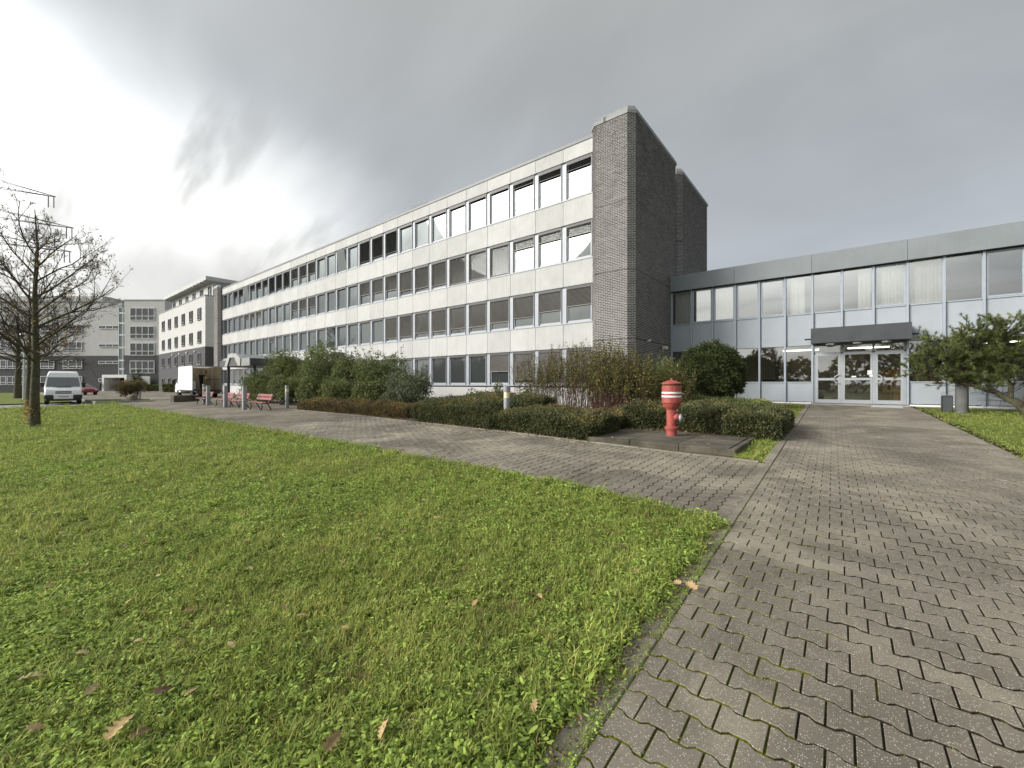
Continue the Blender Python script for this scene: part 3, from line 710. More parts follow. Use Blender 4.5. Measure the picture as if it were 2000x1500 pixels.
# the doors
dx0, dx1 = WX[6], WX[9]; zf = .66; zd = 2.96
m_dal = M('door_aluminium', (.32, .34, .36), .4, .05, 4)
ef = O('door_frame', MB().box(dx0+.05, dx1-.05, YW-.05, YW+.05, zd, zd+.07).box(dx0+.05, dx1-.05, YW-.05, YW+.05, 3.34, 3.40).box(dx0+.05, dx0+.11, YW-.05, YW+.05, zf, 3.34).box(dx1-.11, dx1-.05, YW-.05, YW+.05, zf, 3.34)
       .box(WX[7]-.04, WX[7]+.04, YW-.05, YW+.05, zf, 3.34).box(WX[8]-.04, WX[8]+.04, YW-.05, YW+.05, zf, 3.34), m_dal, wing)
for i in (6, 7, 8):
    O('transom_pane', mesh_np('p', [(WX[i]+.05, YW+.01, zd+.07), (WX[i+1]-.05, YW+.01, zd+.07), (WX[i+1]-.05, YW+.01, 3.34), (WX[i]+.05, YW+.01, 3.34)], [(0, 1, 2, 3)]), m_glass_w, ef)
for i in (6, 7, 8):
    a, b = WX[i]+(.115 if i == 6 else .045), WX[i+1]-(.115 if i == 8 else .045); f = .10 if i != 7 else .06
    d = O('door' if i != 7 else 'fixed_light', MB().box(a, a+f, YW-.06, YW+.02, zf, zd).box(b-f, b, YW-.06, YW+.02, zf, zd).box(a+f, b-f, YW-.06, YW+.02, zd-f, zd)
          .box(a+f, b-f, YW-.06, YW+.02, zf, zf+.17).box(a+f, b-f, YW-.06, YW+.02, 1.72, 1.83), m_dal, wing)
    for z0, z1 in ((zf+.17, 1.72), (1.83, zd-f)):
        O('pane', mesh_np('p', [(a+f, YW-.02, z0), (b-f, YW-.02, z0), (b-f, YW-.02, z1), (a+f, YW-.02, z1)], [(0, 1, 2, 3)]), m_glass_w, d)
    if i != 7:
        hx = b-.05 if i == 6 else a+.05; s = -1 if i == 6 else 1
        O('handle', MB().tube([(hx+s*(.19*math.sin(t_)), YW-.12, 1.775+.19*math.cos(t_)) for t_ in np.linspace(0, math.pi, 12)], .022, 8), m_dal, d)
    else:
        O('notice', bx(b-.16, b+.0, YW-.068, YW-.062, 1.98, 2.16), m_white, d); O('notice', bx(b-.10, b+.02, YW-.068, YW-.062, 1.88, 1.95), m_white, d)
        O('notice', bx(a+.3, a+.46, YW-.028, YW-.024, 1.86, 1.92), m_white, d)
O('door_step', MB().cbox(dx0-.02, dx1+.02, YW-.42, YW+.05, .5, .635, .01), m_conc, wing)
ec = O('door_canopy', bx(-1.15, 2.22, YW-1.0, YW-.10, 3.42, 4.10), m_charcoal, wing, label='charcoal metal box canopy over the glass doors')
O('canopy_rod', MB().tube([(-1.42, YW-.35, 3.66), (2.5, YW-.35, 3.66)], .035, 6), m_black, ec)
for x in (-.45, .5, 1.45): O('downlight', MB().lathe([(.19, 0), (.19, -.03), (.13, -.08), (.02, -.10)], 16, (x, YW-.55, 3.42)), m_lens, ec, smooth=False)
# roll-container trolleys with amber crates, and things behind the glass
m_crate = M('amber_crate', (.38, .17, .02), .6, .35, 9, c2=(.44, .22, .03))
for n_, (x, lb) in enumerate(((1.25, 'metal trolley stacked with amber crates behind the right door'), (2.42, 'metal trolley stacked with amber crates right of the door'), (3.55, 'metal trolley stacked with amber crates behind the pine'))):
    t_ = thing('crate_trolley', lb, 'trolley', (x+.5, YW+1.0, .62), group='trolleys inside the wing')
    y = YW+.7
    for px in (x, x+.98):
        for py in (y, y+.7): O('post', MB().tube([(px, py, .72), (px, py, 2.32)], .022, 6), m_galv, t_)
    O('base_frame', bx(x, x+.98, y, y+.7, .74, .80), m_galv, t_)
    for px in (x+.1, x+.88):
        for py in (y+.1, y+.6): O('castor', MB().lathe([(.05, .62), (.05, .72)], 10, (px, py, 0)), m_rubber, t_)
    cr = MB().box(-.228, .228, -.15, .15, 0, .215).box(-.24, .24, -.16, .16, .17, .215).box(-.24, .24, -.155, .155, .0, .03)
    for s in (-.15, 0, .15): cr.box(s-.012, s+.012, -.157, .157, .03, .17)
    cme = cr.mesh('crate'); cme.materials.append(m_crate)
    for r_ in range(6):
        for c_ in (0, 1): O('crate', cme, None, t_, (x+.25+.49*c_, y+.2, .81+r_*.235)); 
tb = thing('work_table', 'long low table with equipment behind the left ground floor panes', 'table', (-2.6, YW+1.3, .62))
O('top', bx(-5.6, -1.4, YW+.9, YW+1.6, 1.55, 1.6), m_black, tb)
for x in (-5.5, -1.5):
    for y in (YW+1.0, YW+1.5): O('leg', bx(x-.03, x+.03, y-.03, y+.03, .62, 1.55), m_black, tb)
for x in (-4.6, -3.3, -2.2): O('machine', MB().cbox(x, x+.5, YW+1.0, YW+1.4, 1.6, 1.78, .03), m_black, tb)
rp = thing('door_ramp', 'light grey metal ramp plate lying before the right entrance door', 'ramp', (1.3, 23.6, .55))
O('plate', MB().extr([(23.3, .575), (24.08, .635), (24.08, .60), (23.3, .555)], .95, 1.95, 'x'), m_galv, rp)
for i in range(6): O('tread_rib', MB().extr([(23.38+.11*i, .592+.0085*i), (23.40+.11*i, .594+.0085*i), (23.40+.11*i, .582+.0085*i), (23.38+.11*i, .58+.0085*i)], .97, 1.93, 'x'), m_galv, rp)

# ------------------------------------------------------------------ white block with dark base beyond the office block
def shared_window(w_, h_, frame=.07, bars=(), hbars=(), dep=.12):
    b = MB(); b.box(-w_/2, -w_/2+frame, 0, dep, 0, h_).box(w_/2-frame, w_/2, 0, dep, 0, h_).box(-w_/2+frame, w_/2-frame, 0, dep, 0, frame).box(-w_/2+frame, w_/2-frame, 0, dep, h_-frame, h_)
    for x in bars: b.box(x-frame/2, x+frame/2, .01, dep, frame, h_-frame)
    for z in hbars: b.box(-w_/2+frame, w_/2-frame, .012, dep-.01, z-frame/2, z+frame/2)
    return b
def pane_of(w_, h_, mat, y=.06):
    me = mesh_np('pane', [(-w_/2+.03, y, .03), (w_/2-.03, y, .03), (w_/2-.03, y, h_-.03), (-w_/2+.03, y, h_-.03)], [(0, 1, 2, 3)]); me.materials.append(mat); return me
bx0, bx1, BY = -97, -70.8, 18.9
wb = thing('white_office_house', 'white rendered five-storey office house with dark clinker base and overhanging flat roof', 'building', (-84, BY, .2))
O('wall', bx(bx0, bx1, BY, 34, 6.9, 14.14), m_render_w, wb)
O('base_wall', bx(bx0-.02, bx1+.02, BY-.03, 34, .1, 6.9), m_render_b, wb)
O('parapet', bx(bx0-.05, bx1+.05, BY-.06, 34, 14.14, 14.26), m_coping, wb)
O('attic_wall', bx(-95.5, -73.3, BY+1.6, 33, 14.26, 16.75), m_render_w, wb)
O('roof', bx(-96.2, -72.4, BY+.5, 34, 16.75, 17.3), m_render_w, wb)
for i in range(14): O('roof_bracket', bx(-95.8+i*1.68, -95.65+i*1.68, BY+.5, BY+1.6, 16.6, 16.75), m_render_w, wb)
m_wfr = M('white_frame', (.55, .56, .57), .5)
wme = shared_window(1.45, 1.65, .055, (.25,), (.35,)).mesh('window'); wme.materials.append(M('grey_window_frame', (.22, .22, .23), .5)); wpm = pane_of(1.45, 1.65, m_glass_d)
rvl = bx(-.85, .85, -.005, .0, -.1, 1.7).mesh('reveal'); rvl.materials.append(m_charcoal)
for z in (.9, 4.45, 7.6, 10.95):
    for i in range(6):
        x = -73.35-4.08*i; n_ = O('window', wme, None, wb, (x, BY-.12, z)); O('pane', wpm, None, n_, (x, BY-.12, z)); O('sill', bx(-.85, .85, -.06, .085, -.09, -.02), m_coping, n_, (x, BY-.12, z))
        O('reveal', rvl, None, n_, (x, BY-.035, z))
for i in range(6):
    x = -74.6-3.9*i; n_ = O('window', wme, None, wb, (x, BY+1.52, 14.6)); O('pane', wpm, None, n_, (x, BY+1.52, 14.6))
for i in range(4): O('wall_lamp', MB().cbox(-75.4-4.08*i, -75.1-4.08*i, BY-.22, BY-.03, 6.25, 6.5, .04), m_white, wb)
lk = thing('stair_link', 'narrow grey stair link with a tall glass strip between the two office houses', 'building', (-69, 21, .2))
O('wall', bx(-70.8, XL-2.1, 20.6, 33, .1, 14.0), M('pale_grey_render', (.50, .50, .48), .9), lk)
O('glass_strip', bx(-69.6, -68.4, 20.5, 20.6, .8, 13.2), m_glass_d, lk)
for z in (3.6, 6.9, 10.2): O('floor_band', bx(-69.65, -68.35, 20.44, 20.5, z, z+.3), m_wfr, lk)

# ------------------------------------------------------------------ far courtyard building (faces back along the forecourt)
YAW = R(38.57)
fwv = Vector((-math.sin(YAW), math.cos(YAW), 0)); rtv = Vector((math.cos(YAW), math.sin(YAW), 0))
D0 = 81.; s0 = D0/810.
org = fwv*D0+rtv*(-75.)
cb = thing('courtyard_building', 'far white and dark clinker building with strip windows and a glass stair tower', 'building', (org.x, org.y, .15), YAW)
def lx(px): return (px-1000)*s0+75.
def lz(py): return CAM_H+(750-py)*s0-.15
O('wall', bx(lx(243), lx(322), 0, 14, lz(694), lz(587)), m_render_w, cb); O('base_wall', bx(lx(243)-.01, lx(322), -.03, 14, -.2, lz(694)), m_render_b, cb)
O('parapet', bx(lx(242), lx(322), -.08, 14, lz(587), lz(585)), m_coping, cb)
O('wall', bx(lx(-40), lx(226), 1.2, 14, lz(694), lz(588)), m_render_w, cb); O('base_wall', bx(lx(-40), lx(226), 1.17, 14, -.2, lz(694)), m_render_b, cb)
O('parapet', bx(lx(-40), lx(227), 1.1, 14, lz(588), lz(586)), m_coping, cb)
O('penthouse', bx(lx(-40), lx(165), 4, 12, lz(586), lz(570)), M('pale_grey_render', (1, 1, 1)), cb)
O('stair_glass', bx(lx(226.5), lx(243), .6, 3, -.2, lz(600)), M('green_glass_panel', (.16, .20, .20), .2, .3, .3), cb)
for py in (612, 632, 655, 680, 705, 722, 740): O('stair_band', bx(lx(226.4), lx(243), .5, .6, lz(py), lz(py-3)), m_wfr, cb)
for x in (226.5, 235, 242): O('stair_mullion', bx(lx(x), lx(x)+.1, .48, .6, -.2, lz(600)), m_wfr, cb)
W4 = 4.8; H4 = 2.45; w4 = shared_window(W4, H4, .1, (-1.2, 0, 1.2), (.85,)).mesh('window'); w4.materials.append(m_wfr); p4 = pane_of(W4, H4, m_glass_d)
for py in (626, 661.5, 694.3, 729):
    n_ = O('window', w4, None, cb, (lx(278.5), -.12, lz(py))); O('pane', p4, None, n_, (lx(278.5), -.12, lz(py)))
ws = shared_window(4.3, .62, .1, (-.7, .7)).mesh('window'); ws.materials.append(m_wfr); ps = pane_of(4.3, .62, m_glass_d)
for py in (640.5, 677, 710.5, 745):
    n_ = O('window', ws, None, cb, (lx(203), 1.05, lz(py))); O('pane', ps, None, n_, (lx(203), 1.05, lz(py)))
w3 = shared_window(3.8, 1.75, .1, (-.8, .8), (.5,)).mesh('window'); w3.materials.append(m_wfr); p3 = pane_of(3.8, 1.75, m_glass_d)
for px in (130, 75, 20, -20):
    for py in (650, 684, 720, 752):
        n_ = O('window', w3, None, cb, (lx(px), 1.05, lz(py))); O('pane', p3, None, n_, (lx(px), 1.05, lz(py)))
pt = O('portal', MB().box(lx(228.7), lx(232.5), -3, .5, -.2, lz(732.5)).box(lx(271), lx(275), -3, .5, -.2, lz(732.5)).box(lx(232.5), lx(271), -3, .5, lz(738), lz(732.5)), m_white, cb, label='white box portal at the foot of the stair tower')
O('portal_back', bx(lx(232.5), lx(271), .3, .5, -.2, lz(738)), M('brown_wood', (.12, .055, .03), .7, .3, 2), pt)
O('portal_door', bx(lx(236), lx(252), .2, .3, -.2, lz(741)), m_glass_d, pt)
O('garden_wall', bx(lx(275), lx(303), -1.2, -.9, -.2, lz(735)), M('pale_grey_render', (1, 1, 1)), cb)

# ------------------------------------------------------------------ electricity pylon far off to the left
py_ = fwv*113+rtv*(-150.)
pyl = thing('power_pylon', 'steel lattice power pylon rising behind the bare tree', 'pylon', (py_.x, py_.y, 0), YAW+R(20))
b = MB()
hz_ = [0, 10, 20, 29, 37, 43, 50, 57, 62]; wz_ = [4.5, 3.7, 3.0, 2.4, 1.9, 1.6, 1.3, 1.1, .3]
for (za, wa), (zb, wb_) in zip(list(zip(hz_, wz_))[:-1], list(zip(hz_, wz_))[1:]):
    for sx, sy in ((1, 1), (1, -1), (-1, -1), (-1, 1)):
        b.tube([(sx*wa, sy*wa, za), (sx*wb_, sy*wb_, zb)], .14, 4); nx_, ny_ = -sy, sx
        b.tube([(sx*wa, sy*wa, za), (nx_*wb_, ny_*wb_, zb)], .07, 4)
m_pyl = M('pylon_steel', (.16, .17, .18), .7)
O('lattice_tower', b, m_pyl, pyl)
for z, L in ((55.5, 19.5), (47.0, 23.5), (40.0, 23.0)):
    for s in (-1, 1):
        b = MB()
        for y in (-1, 1):
            b.tube([(s*1.2, y*1.2, z+1.2), (s*L, 0, z)], .11, 4); b.tube([(s*1.2, y*1.2, z+4.2), (s*L, 0, z+.1)], .09, 4)
        for i in range(12):
            f = i/12; x = 1.2+(L-1.2)*f; g_ = 1-f
            b.tube([(s*x, 1.2*g_, z+1.2*g_), (s*(x+1.2), -1.1*g_, z+1.1*g_)], .05, 3); b.tube([(s*x, 1.2*g_, z+1.2*g_), (s*(x+.6), 1.1*g_, z+.1+4.1*g_)], .05, 3)
        arm = O('cross_arm', b, m_pyl, pyl)
        for x in (L-.4, L-1.6): O('insulator', MB().tube([(s*x, 0, z), (s*x, 0, z-3.2)], .12, 6), m_pyl, arm)

# ------------------------------------------------------------------ fire hydrant on its plinth
hx, hy = -3.30, 10.45
pz = .288
pl = thing('hydrant_plinth', 'low mossy concrete plinth with kerb stones around the red hydrant', 'plinth', (-3.0, 10, .18))
O('slab', MB().cbox(-4.9, -1.72, 9.0, 11.35, .05, pz-.025, .01), m_conc_d, pl)
for i in range(3): O('paving_slab', MB().cbox(-4.85+1.04*i, -3.83+1.04*i, 9.02, 10.15, pz-.03, pz-.008+random.uniform(-.004, .004), .008), m_conc_d, pl)
for i in range(3): O('paving_slab', MB().cbox(-4.85+1.04*i, -3.83+1.04*i, 10.17, 11.33, pz-.03, pz-.008+random.uniform(-.004, .004), .008), m_conc_d, pl)
for i in range(3): O('kerb_stone', MB().cbox(-4.78+1.06*i, -3.725+1.06*i, 8.88, 8.995, .05, pz, .012), m_conc_d, pl)
for i in range(2): O('kerb_stone', MB().cbox(-1.715, -1.60, 9.0+1.19*i, 10.185+1.19*i, .05, pz+.005, .012), m_conc_d, pl)
hz = pz-.008
hyd = thing('fire_hydrant', 'red pillar fire hydrant with two white bands and a silver outlet', 'hydrant', (hx, hy, hz))
def HL(name, prof, mat, seg=32, c=(0, 0)): return autosmooth(O(name, MB().lathe(prof, seg, (hx+c[0], hy+c[1], hz)), mat, hyd), 30)
HL('base', [(.128, 0), (.128, .13), (.118, .135)], m_red)
HL('flange', [(.118, .13), (.155, .135), (.155, .165), (.165, .17), (.165, .21), (.150, .225), (.120, .235)], m_red)
HL('flange_seam', [(.158, .163), (.158, .173)], m_black)
HL('pipe', [(.122, .225), (.122, .80)], m_red)
HL('shroud_neck', [(.125, .64), (.165, .69), (.20, .76), (.205, .80)], m_red)
HL('shroud', [(.20, .795), (.226, .80), (.230, .81), (.228, .83), (.228, 1.215), (.222, 1.22)], m_red)
for z in (.945, 1.035): HL('white_band', [(.2285, z), (.2305, z), (.2305, z+.042), (.2285, z+.042)], m_white)
HL('rusty_gap', [(.214, 1.215), (.214, 1.275)], m_rust)
HL('cap', [(.20, 1.262), (.236, 1.27), (.240, 1.283), (.234, 1.295), (.12, 1.345), (.06, 1.362), (.03, 1.366), (.0, 1.368)], m_red)
HL('cap_lifting_eye', [(.028, 1.36), (.028, 1.405), (.018, 1.415), (.0, 1.415)], m_red, 12)
for a in (0, 1.571, 3.142, 4.712):
    ca, sa = math.cos(a+.4), math.sin(a+.4)
    b = MB(); q = [(.12, .62), (.12, .82), (.222, .82), (.20, .74)]
    vs_ = [(hx+r*ca-d*sa, hy+r*sa+d*ca, hz+z) for d in (-.008, .008) for r, z in q]
    b.add(vs_, [(0, 1, 2, 3), (7, 6, 5, 4), (0, 4, 5, 1), (1, 5, 6, 2), (2, 6, 7, 3), (3, 7, 4, 0)]); O('shroud_bracket', b, m_red, hyd)
od = Vector((.97, .10, 0)).normalized()
oc = Vector((hx, hy, hz+.44))
O('outlet', MB().tube([oc+od*.05, oc+od*.12+Vector((0, 0, .02)), oc+od*.19], [.105, .10, .085], 20), m_red, hyd, smooth=True)
oc2 = oc
ring = O('outlet_cap', MB().tube([oc2+od*.185, oc2+od*.19, oc2+od*.225, oc2+od*.24, oc2+od*.25], [.085, .098, .098, .085, .02], 24), m_galv, hyd)
sdv = Vector((-od.y, od.x, 0))
O('cap_lug', MB().tube([oc2+od*.25-sdv*.05, oc2+od*.27, oc2+od*.25+sdv*.05], .013, 6), m_galv, ring)
O('cap_lug', MB().tube([oc2+od*.24+Vector((0, 0, -.06)), oc2+od*.268, oc2+od*.24+Vector((0, 0, .06))], .011, 6), m_galv, ring)
tgp = oc+od*.125+Vector((0, 0, .19)); O('tag', MB().cbox(tgp.x-.018, tgp.x+.018, tgp.y-.008, tgp.y+.008, tgp.z-.035, tgp.z+.035, .003), m_white, hyd)

# ------------------------------------------------------------------ benches, posts, bollard lamps, block
def make_bench(loc, label):
    z = G(loc[0], loc[1]); t = thing('park_bench', label, 'bench', (loc[0], loc[1], z), local=True, group='red benches along the path')
    for i, (y, zz) in enumerate(((-.02, .43), (.12, .435), (.26, .425))): O('seat_slat', MB().cbox(-.95, .95, y, y+.115, zz-.04, zz, .008), m_reds, t)
    for i in range(2):
        y0_, z0_ = .405+.055*i, .53+.17*i
        b = MB().cbox(-.95, .95, -.02, .02, 0, .145, .008); o = O('back_slat', b, m_reds, t, (0, y0_, z0_)); o.rotation_euler.x = R(-16)
    for x in (-.72, .72):
        b = MB(); b.tube([(x, .0, .0), (x, .06, .20), (x, .02, .385), (x, .32, .37), (x, .43, .52), (x, .53, .86)], [.03, .028, .028, .028, .026, .02], 6); b.tube([(x, .50, 0), (x, .40, .2), (x, .30, .37)], [.03, .028, .028], 6)
        O('leg', b, m_black, t)
    return t
b0 = make_bench((-24.1, 8.62), 'rightmost red slatted bench, standing alone beside the last grey post')
for x, lb in ((-27.35, 'red slatted bench third from the left, right half of the adjoining pair'), (-29.75, 'red slatted bench second from the left, left half of the adjoining pair'), (-33.6, 'leftmost red slatted bench nearest the concrete block')):
    dup(b0, (x, 8.68, G(x, 8.68)), random.uniform(-.02, .02), lb)
for x, y, lb in ((-25.25, 8.5, 'square grey steel post right beside the rightmost bench'), (-28.5, 8.6, 'square grey steel post in front of the paired benches'), (-32.0, 8.7, 'square grey steel post left of the paired benches')):
    z = G(x, y); t = thing('steel_post', lb, 'post', (x, y, z), group='grey posts by the benches')
    O('shaft', MB().cbox(x-.095, x+.095, y-.095, y+.095, z, z+1.24, .012), m_steel, t); O('cap', MB().cbox(x-.10, x+.10, y-.10, y+.10, z+1.24, z+1.265, .006), m_steel, t)
    O('reflector', bx(x+.03, x+.10, y-.099, y-.096, z+1.08, z+1.12), m_white, t)
for x, y, h, lb in ((-7.95, 9.72, 1.28, 'grey bollard lamp with cream ring standing in the clipped hedge'), (-24.2, 10.25, 1.26, 'grey bollard lamp with cream ring right of the rightmost bench'), (-36.6, 9.7, 1.32, 'grey bollard lamp with cream ring before the box truck')):
    z = G(x, y); t = thing('bollard_lamp', lb, 'lamp', (x, y, z), group='bollard lamps along the path')
    for nm, pr, mt in (('shaft', [(.095, 0), (.098, .02), (.098, h-.36)], m_steel), ('diffuser', [(.093, h-.36), (.093, h-.17)], m_cream), ('ring', [(.102, h-.38), (.102, h-.355)], m_steel), ('cap', [(.106, h-.175), (.108, h-.16), (.108, h-.01), (.10, h)], m_steel)):
        autosmooth(O(nm, MB().lathe(pr, 24, (x, y, z)), mt, t))
    O('service_hatch', bx(x-.02, x+.05, y-.101, y-.094, z+.36, z+.42), m_black, t)
z = G(-39.6, 9.2)
cbk = O('concrete_trough', MB().cbox(-40.1, -39.2, 8.5, 10.1, z-.02, z+.50, .04), m_conc_d, None); tag(cbk, 'long rectangular weathered concrete trough at the left end of the benches', 'trough')

# ------------------------------------------------------------------ vehicles
def wheel(parent, c, r, w_, axis='y'):
    prof = [(r*.62, -w_/2), (r*.94, -w_/2), (r, -w_*.32), (r, w_*.32), (r*.94, w_/2), (r*.62, w_/2)]
    def lat(pr, nm, mat, par):
        b = MB().lathe(pr, 24); b.v = [((v[0], v[2], v[1]) if axis == 'y' else (v[2], v[0], v[1])) for v in b.v]
        o = O(nm, b, mat, par, c); return autosmooth(o)
    wo_ = lat(prof, 'wheel', m_rubber, parent)
    lat([(r*.62, -w_*.42), (r*.5, -w_*.30), (r*.2, -w_*.34), (.0, -w_*.34), (0, w_*.34), (r*.2, w_*.34), (r*.5, w_*.30), (r*.62, w_*.42)], 'rim', m_galv, wo_)
def loft_body(name, prof, halfw, mat, parent, bev=.05):
    """side profile in (x,z), extruded to a width that narrows upward (tumblehome)"""
    b = MB(); n = len(prof); vs_ = []
    for s in (-1, 1):
        for x, z in prof: vs_.append((x, s*halfw(x, z), z))
    b.add(vs_, [tuple(range(n)), tuple(range(2*n-1, n-1, -1))]+[(i, n+i, n+(i+1) % n, (i+1) % n) for i in range(n)])
    o = O(name, b, mat, parent); md = o.modifiers.new('bevel', 'BEVEL'); md.width = bev; md.segments = 3; md.limit_method = 'ANGLE'; md.angle_limit = R(25)
    return o
def patch(name, pts, mat, parent, th=.012):
    """thin shaped plate through four points (windscreen, side window)"""
    p = [Vector(q) for q in pts]; n = (p[1]-p[0]).cross(p[3]-p[0]).normalized()*th
    b = MB(); k = len(p); b.add([q+n for q in p]+[q-n for q in p], [tuple(range(k)), tuple(range(2*k-1, k-1, -1))]+[(i, k+i, k+(i+1) % k, (i+1) % k) for i in range(k)])
    return O(name, b, mat, parent)
# white panel van, nose towards the camera (+x local)
van = thing('panel_van', 'white high-roof panel van with grey bumper parked on the road behind the bare tree', 'van', (-48.6, 3.55, .0), R(-4))
prof = [(-2.7, .42), (-2.72, 1.2), (-2.66, 2.35), (-2.45, 2.52), (1.1, 2.54), (1.40, 2.42), (1.62, 2.10), (2.12, 1.32), (2.55, 1.12), (2.68, .92), (2.72, .62), (2.70, .40), (2.3, .34)]
def vw(x, z):
    h = 1.0
    if z > 1.2: h -= (z-1.2)*.10
    if z > 2.3: h -= .12
    if x > 2.0: h -= (x-2.0)*.10
    return h
loft_body('body', prof, vw, m_vanw, van, .07)
patch('windscreen', [(1.645, -.80, 2.06), (2.12, -.88, 1.36), (2.12, .88, 1.36), (1.645, .80, 2.06)][::-1], m_carglass, van, .012)
for s in (-1, 1):
    patch('side_window', [(1.45, s*.925, 1.98), (.75, s*.925, 1.98), (.75, s*1.0, 1.36), (1.95, s*.985, 1.36)], m_carglass, van, .014)
    m_ = O('mirror', MB().cbox(1.72, 1.86, s*1.08-.11, s*1.08+.11, 1.30, 1.66, .03), m_plast, van); O('mirror_arm', MB().tube([(1.75, s*.93, 1.4), (1.78, s*1.05, 1.45)], .03, 6), m_plast, m_)
    O('headlight', MB().add([(2.48, s*.60, 1.07), (2.60, s*.60, .80), (2.52, s*.90, .82), (2.36, s*.92, 1.10), (2.59, s*.60, 1.09), (2.70, s*.60, .80), (2.58, s*.93, .82), (2.42, s*.945, 1.11)], [(0, 1, 2, 3), (7, 6, 5, 4), (0, 4, 5, 1), (1, 5, 6, 2), (2, 6, 7, 3), (3, 7, 4, 0)]), m_lens, van)
    O('bumper_corner', MB().cbox(2.35, 2.80, min(s*.50, s*.99), max(s*.50, s*.99), .40, .74, .06), m_plast, van)
    wheel(van, (1.75, s*.86, .34), .34, .22); wheel(van, (-1.9, s*.86, .34), .34, .22)
O('bumper', MB().cbox(2.45, 2.77, -.52, .52, .42, .78, .04), m_vanw, van); O('air_dam', MB().cbox(2.35, 2.73, -.9, .9, .28, .44, .03), m_plast, van)
for z in (.84, .92, 1.0): O('grille_slat', MB().cbox(2.62-.35*(z-.84), 2.715-.28*(z-.84), -.42, .42, z-.022, z+.022, .01), m_plast, van)
O('badge', MB().extr([(.10*math.cos(a*.5236), .925+.045*math.sin(a*.5236)) for a in range(12)], 2.705, 2.725, 'x'), m_galv, van)
O('number_plate', MB().cbox(2.765, 2.78, -.26, .26, .55, .66, .004), M('plate_grey', (.45, .45, .42), .6), van)
O('bonnet_vent', MB().cbox(2.14, 2.22, -.4, .4, 1.33, 1.345, .004), m_plast, van)
for s in (-.55, .15): O('wiper', MB().tube([(2.14, s, 1.36), (2.06, s+.5, 1.44)], .012, 5), m_black, van)
# box truck, tail doors open towards the camera
tk = thing('box_truck', 'white box truck with its open rear facing the benches', 'truck', (-50.8, 13.1, .2))
X0, X1, YA, YB, ZA, ZB = -53.2, -48.5, 11.9, 14.3, .98, 3.29
O('box_side', bx(X0, X1, YA, YA+.05, ZA, ZB), m_vanw, tk); O('box_side', bx(X0, X1, YB-.05, YB, ZA, ZB), m_ply, tk)
O('box_roof', bx(X0, X1, YA+.05, YB-.05, ZB-.012, ZB), m_grp, tk); O('box_front', bx(X0, X0+.05, YA+.05, YB-.05, ZA, ZB-.06), m_ply, tk)
O('load_floor', bx(X0, X1, YA+.05, YB-.05, ZA-.12, ZA), m_charcoal, tk)
O('rear_frame', MB().box(X1, X1+.05, YA, YA+.07, ZA, ZB).box(X1, X1+.05, YB-.07, YB, ZA, ZB).box(X1, X1+.05, YA+.07, YB-.07, ZB-.08, ZB), m_galv, tk)
O('lashing_rail', bx(X0+.1, X1-.05, YB-.075, YB-.05, 2.0, 2.06), m_charcoal, tk)
for x in (-51.8, -50.4): O('wall_rib', bx(x, x+.04, YB-.07, YB-.05, ZA, ZB-.06), m_charcoal, tk)
O('chassis', bx(X0-1.8, X1-.1, 12.6, 13.6, .55, .86), m_black, tk)
tl = O('tail_lift', bx(X1+.02, X1+.9, YA+.1, YB-.1, .80, .86), m_black, tk)
for i in range(6): O('warning_stripe', MB().add([(X1+.92, YA+.15+.36*i, .62), (X1+.92, YA+.33+.36*i, .62), (X1+.92, YA+.47+.36*i, .80), (X1+.92, YA+.29+.36*i, .80)], [(0, 1, 2, 3)]), m_tail if i % 2 == 0 else m_white, tl)
O('under_run_bar', bx(X1+.86, X1+.915, YA+.1, YB-.1, .60, .82), m_charcoal, tl)
O('cab', MB().extr([(X0-.1, .7), (X0-.1, 2.35), (X0-.8, 2.45), (X0-1.35, 1.75), (X0-2.0, 1.45), (X0-2.15, .7)], 12.1, 14.1, 'y'), m_vanw, tk)
O('cab_window', MB().extr([(X0-.25, 1.55), (X0-.25, 2.2), (X0-.8, 2.25), (X0-1.3, 1.6)], 12.08, 12.1, 'y'), m_carglass, tk)
O('mirror', MB().cbox(X0-1.25, X0-1.05, 11.62, 11.86, 1.55, 2.0, .03), m_black, tk)
for x in (X1-.9, X0-1.0):
    for y in (12.2, 14.0): wheel(tk, (x, y, .57), .37, .26)
# red car behind the van
cc_ = thing('red_car', 'dark red hatchback partly hidden behind the white van', 'car', (-76.5, 7.2, .12), R(14))
prof = [(-2.05, .35), (-2.1, .75), (-1.95, 1.0), (-1.45, 1.40), (-.3, 1.47), (.35, 1.40), (1.05, 1.0), (1.9, .85), (2.08, .65), (2.1, .35)]
loft_body('body', prof, lambda x, z: .88-(max(0, z-.9)*.35), m_carred, cc_, .06)
patch('windscreen', [(.42, -.66, 1.36), (1.02, -.80, 1.02), (1.02, .80, 1.02), (.42, .66, 1.36)][::-1], m_carglass, cc_)
for s in (-1, 1):
    patch('side_window', [(.30, s*.735, 1.36), (-1.3, s*.735, 1.36), (-1.6, s*.86, 1.0), (.85, s*.86, 1.0)], m_carglass, cc_, .012)
    for x in (-1.35, 1.35): wheel(cc_, (x, s*.80, .31), .31, .2)
    O('headlight', MB().cbox(1.86, 2.06, min(s*.5, s*.82), max(s*.5, s*.82), .62, .76, .03), m_lens, cc_)

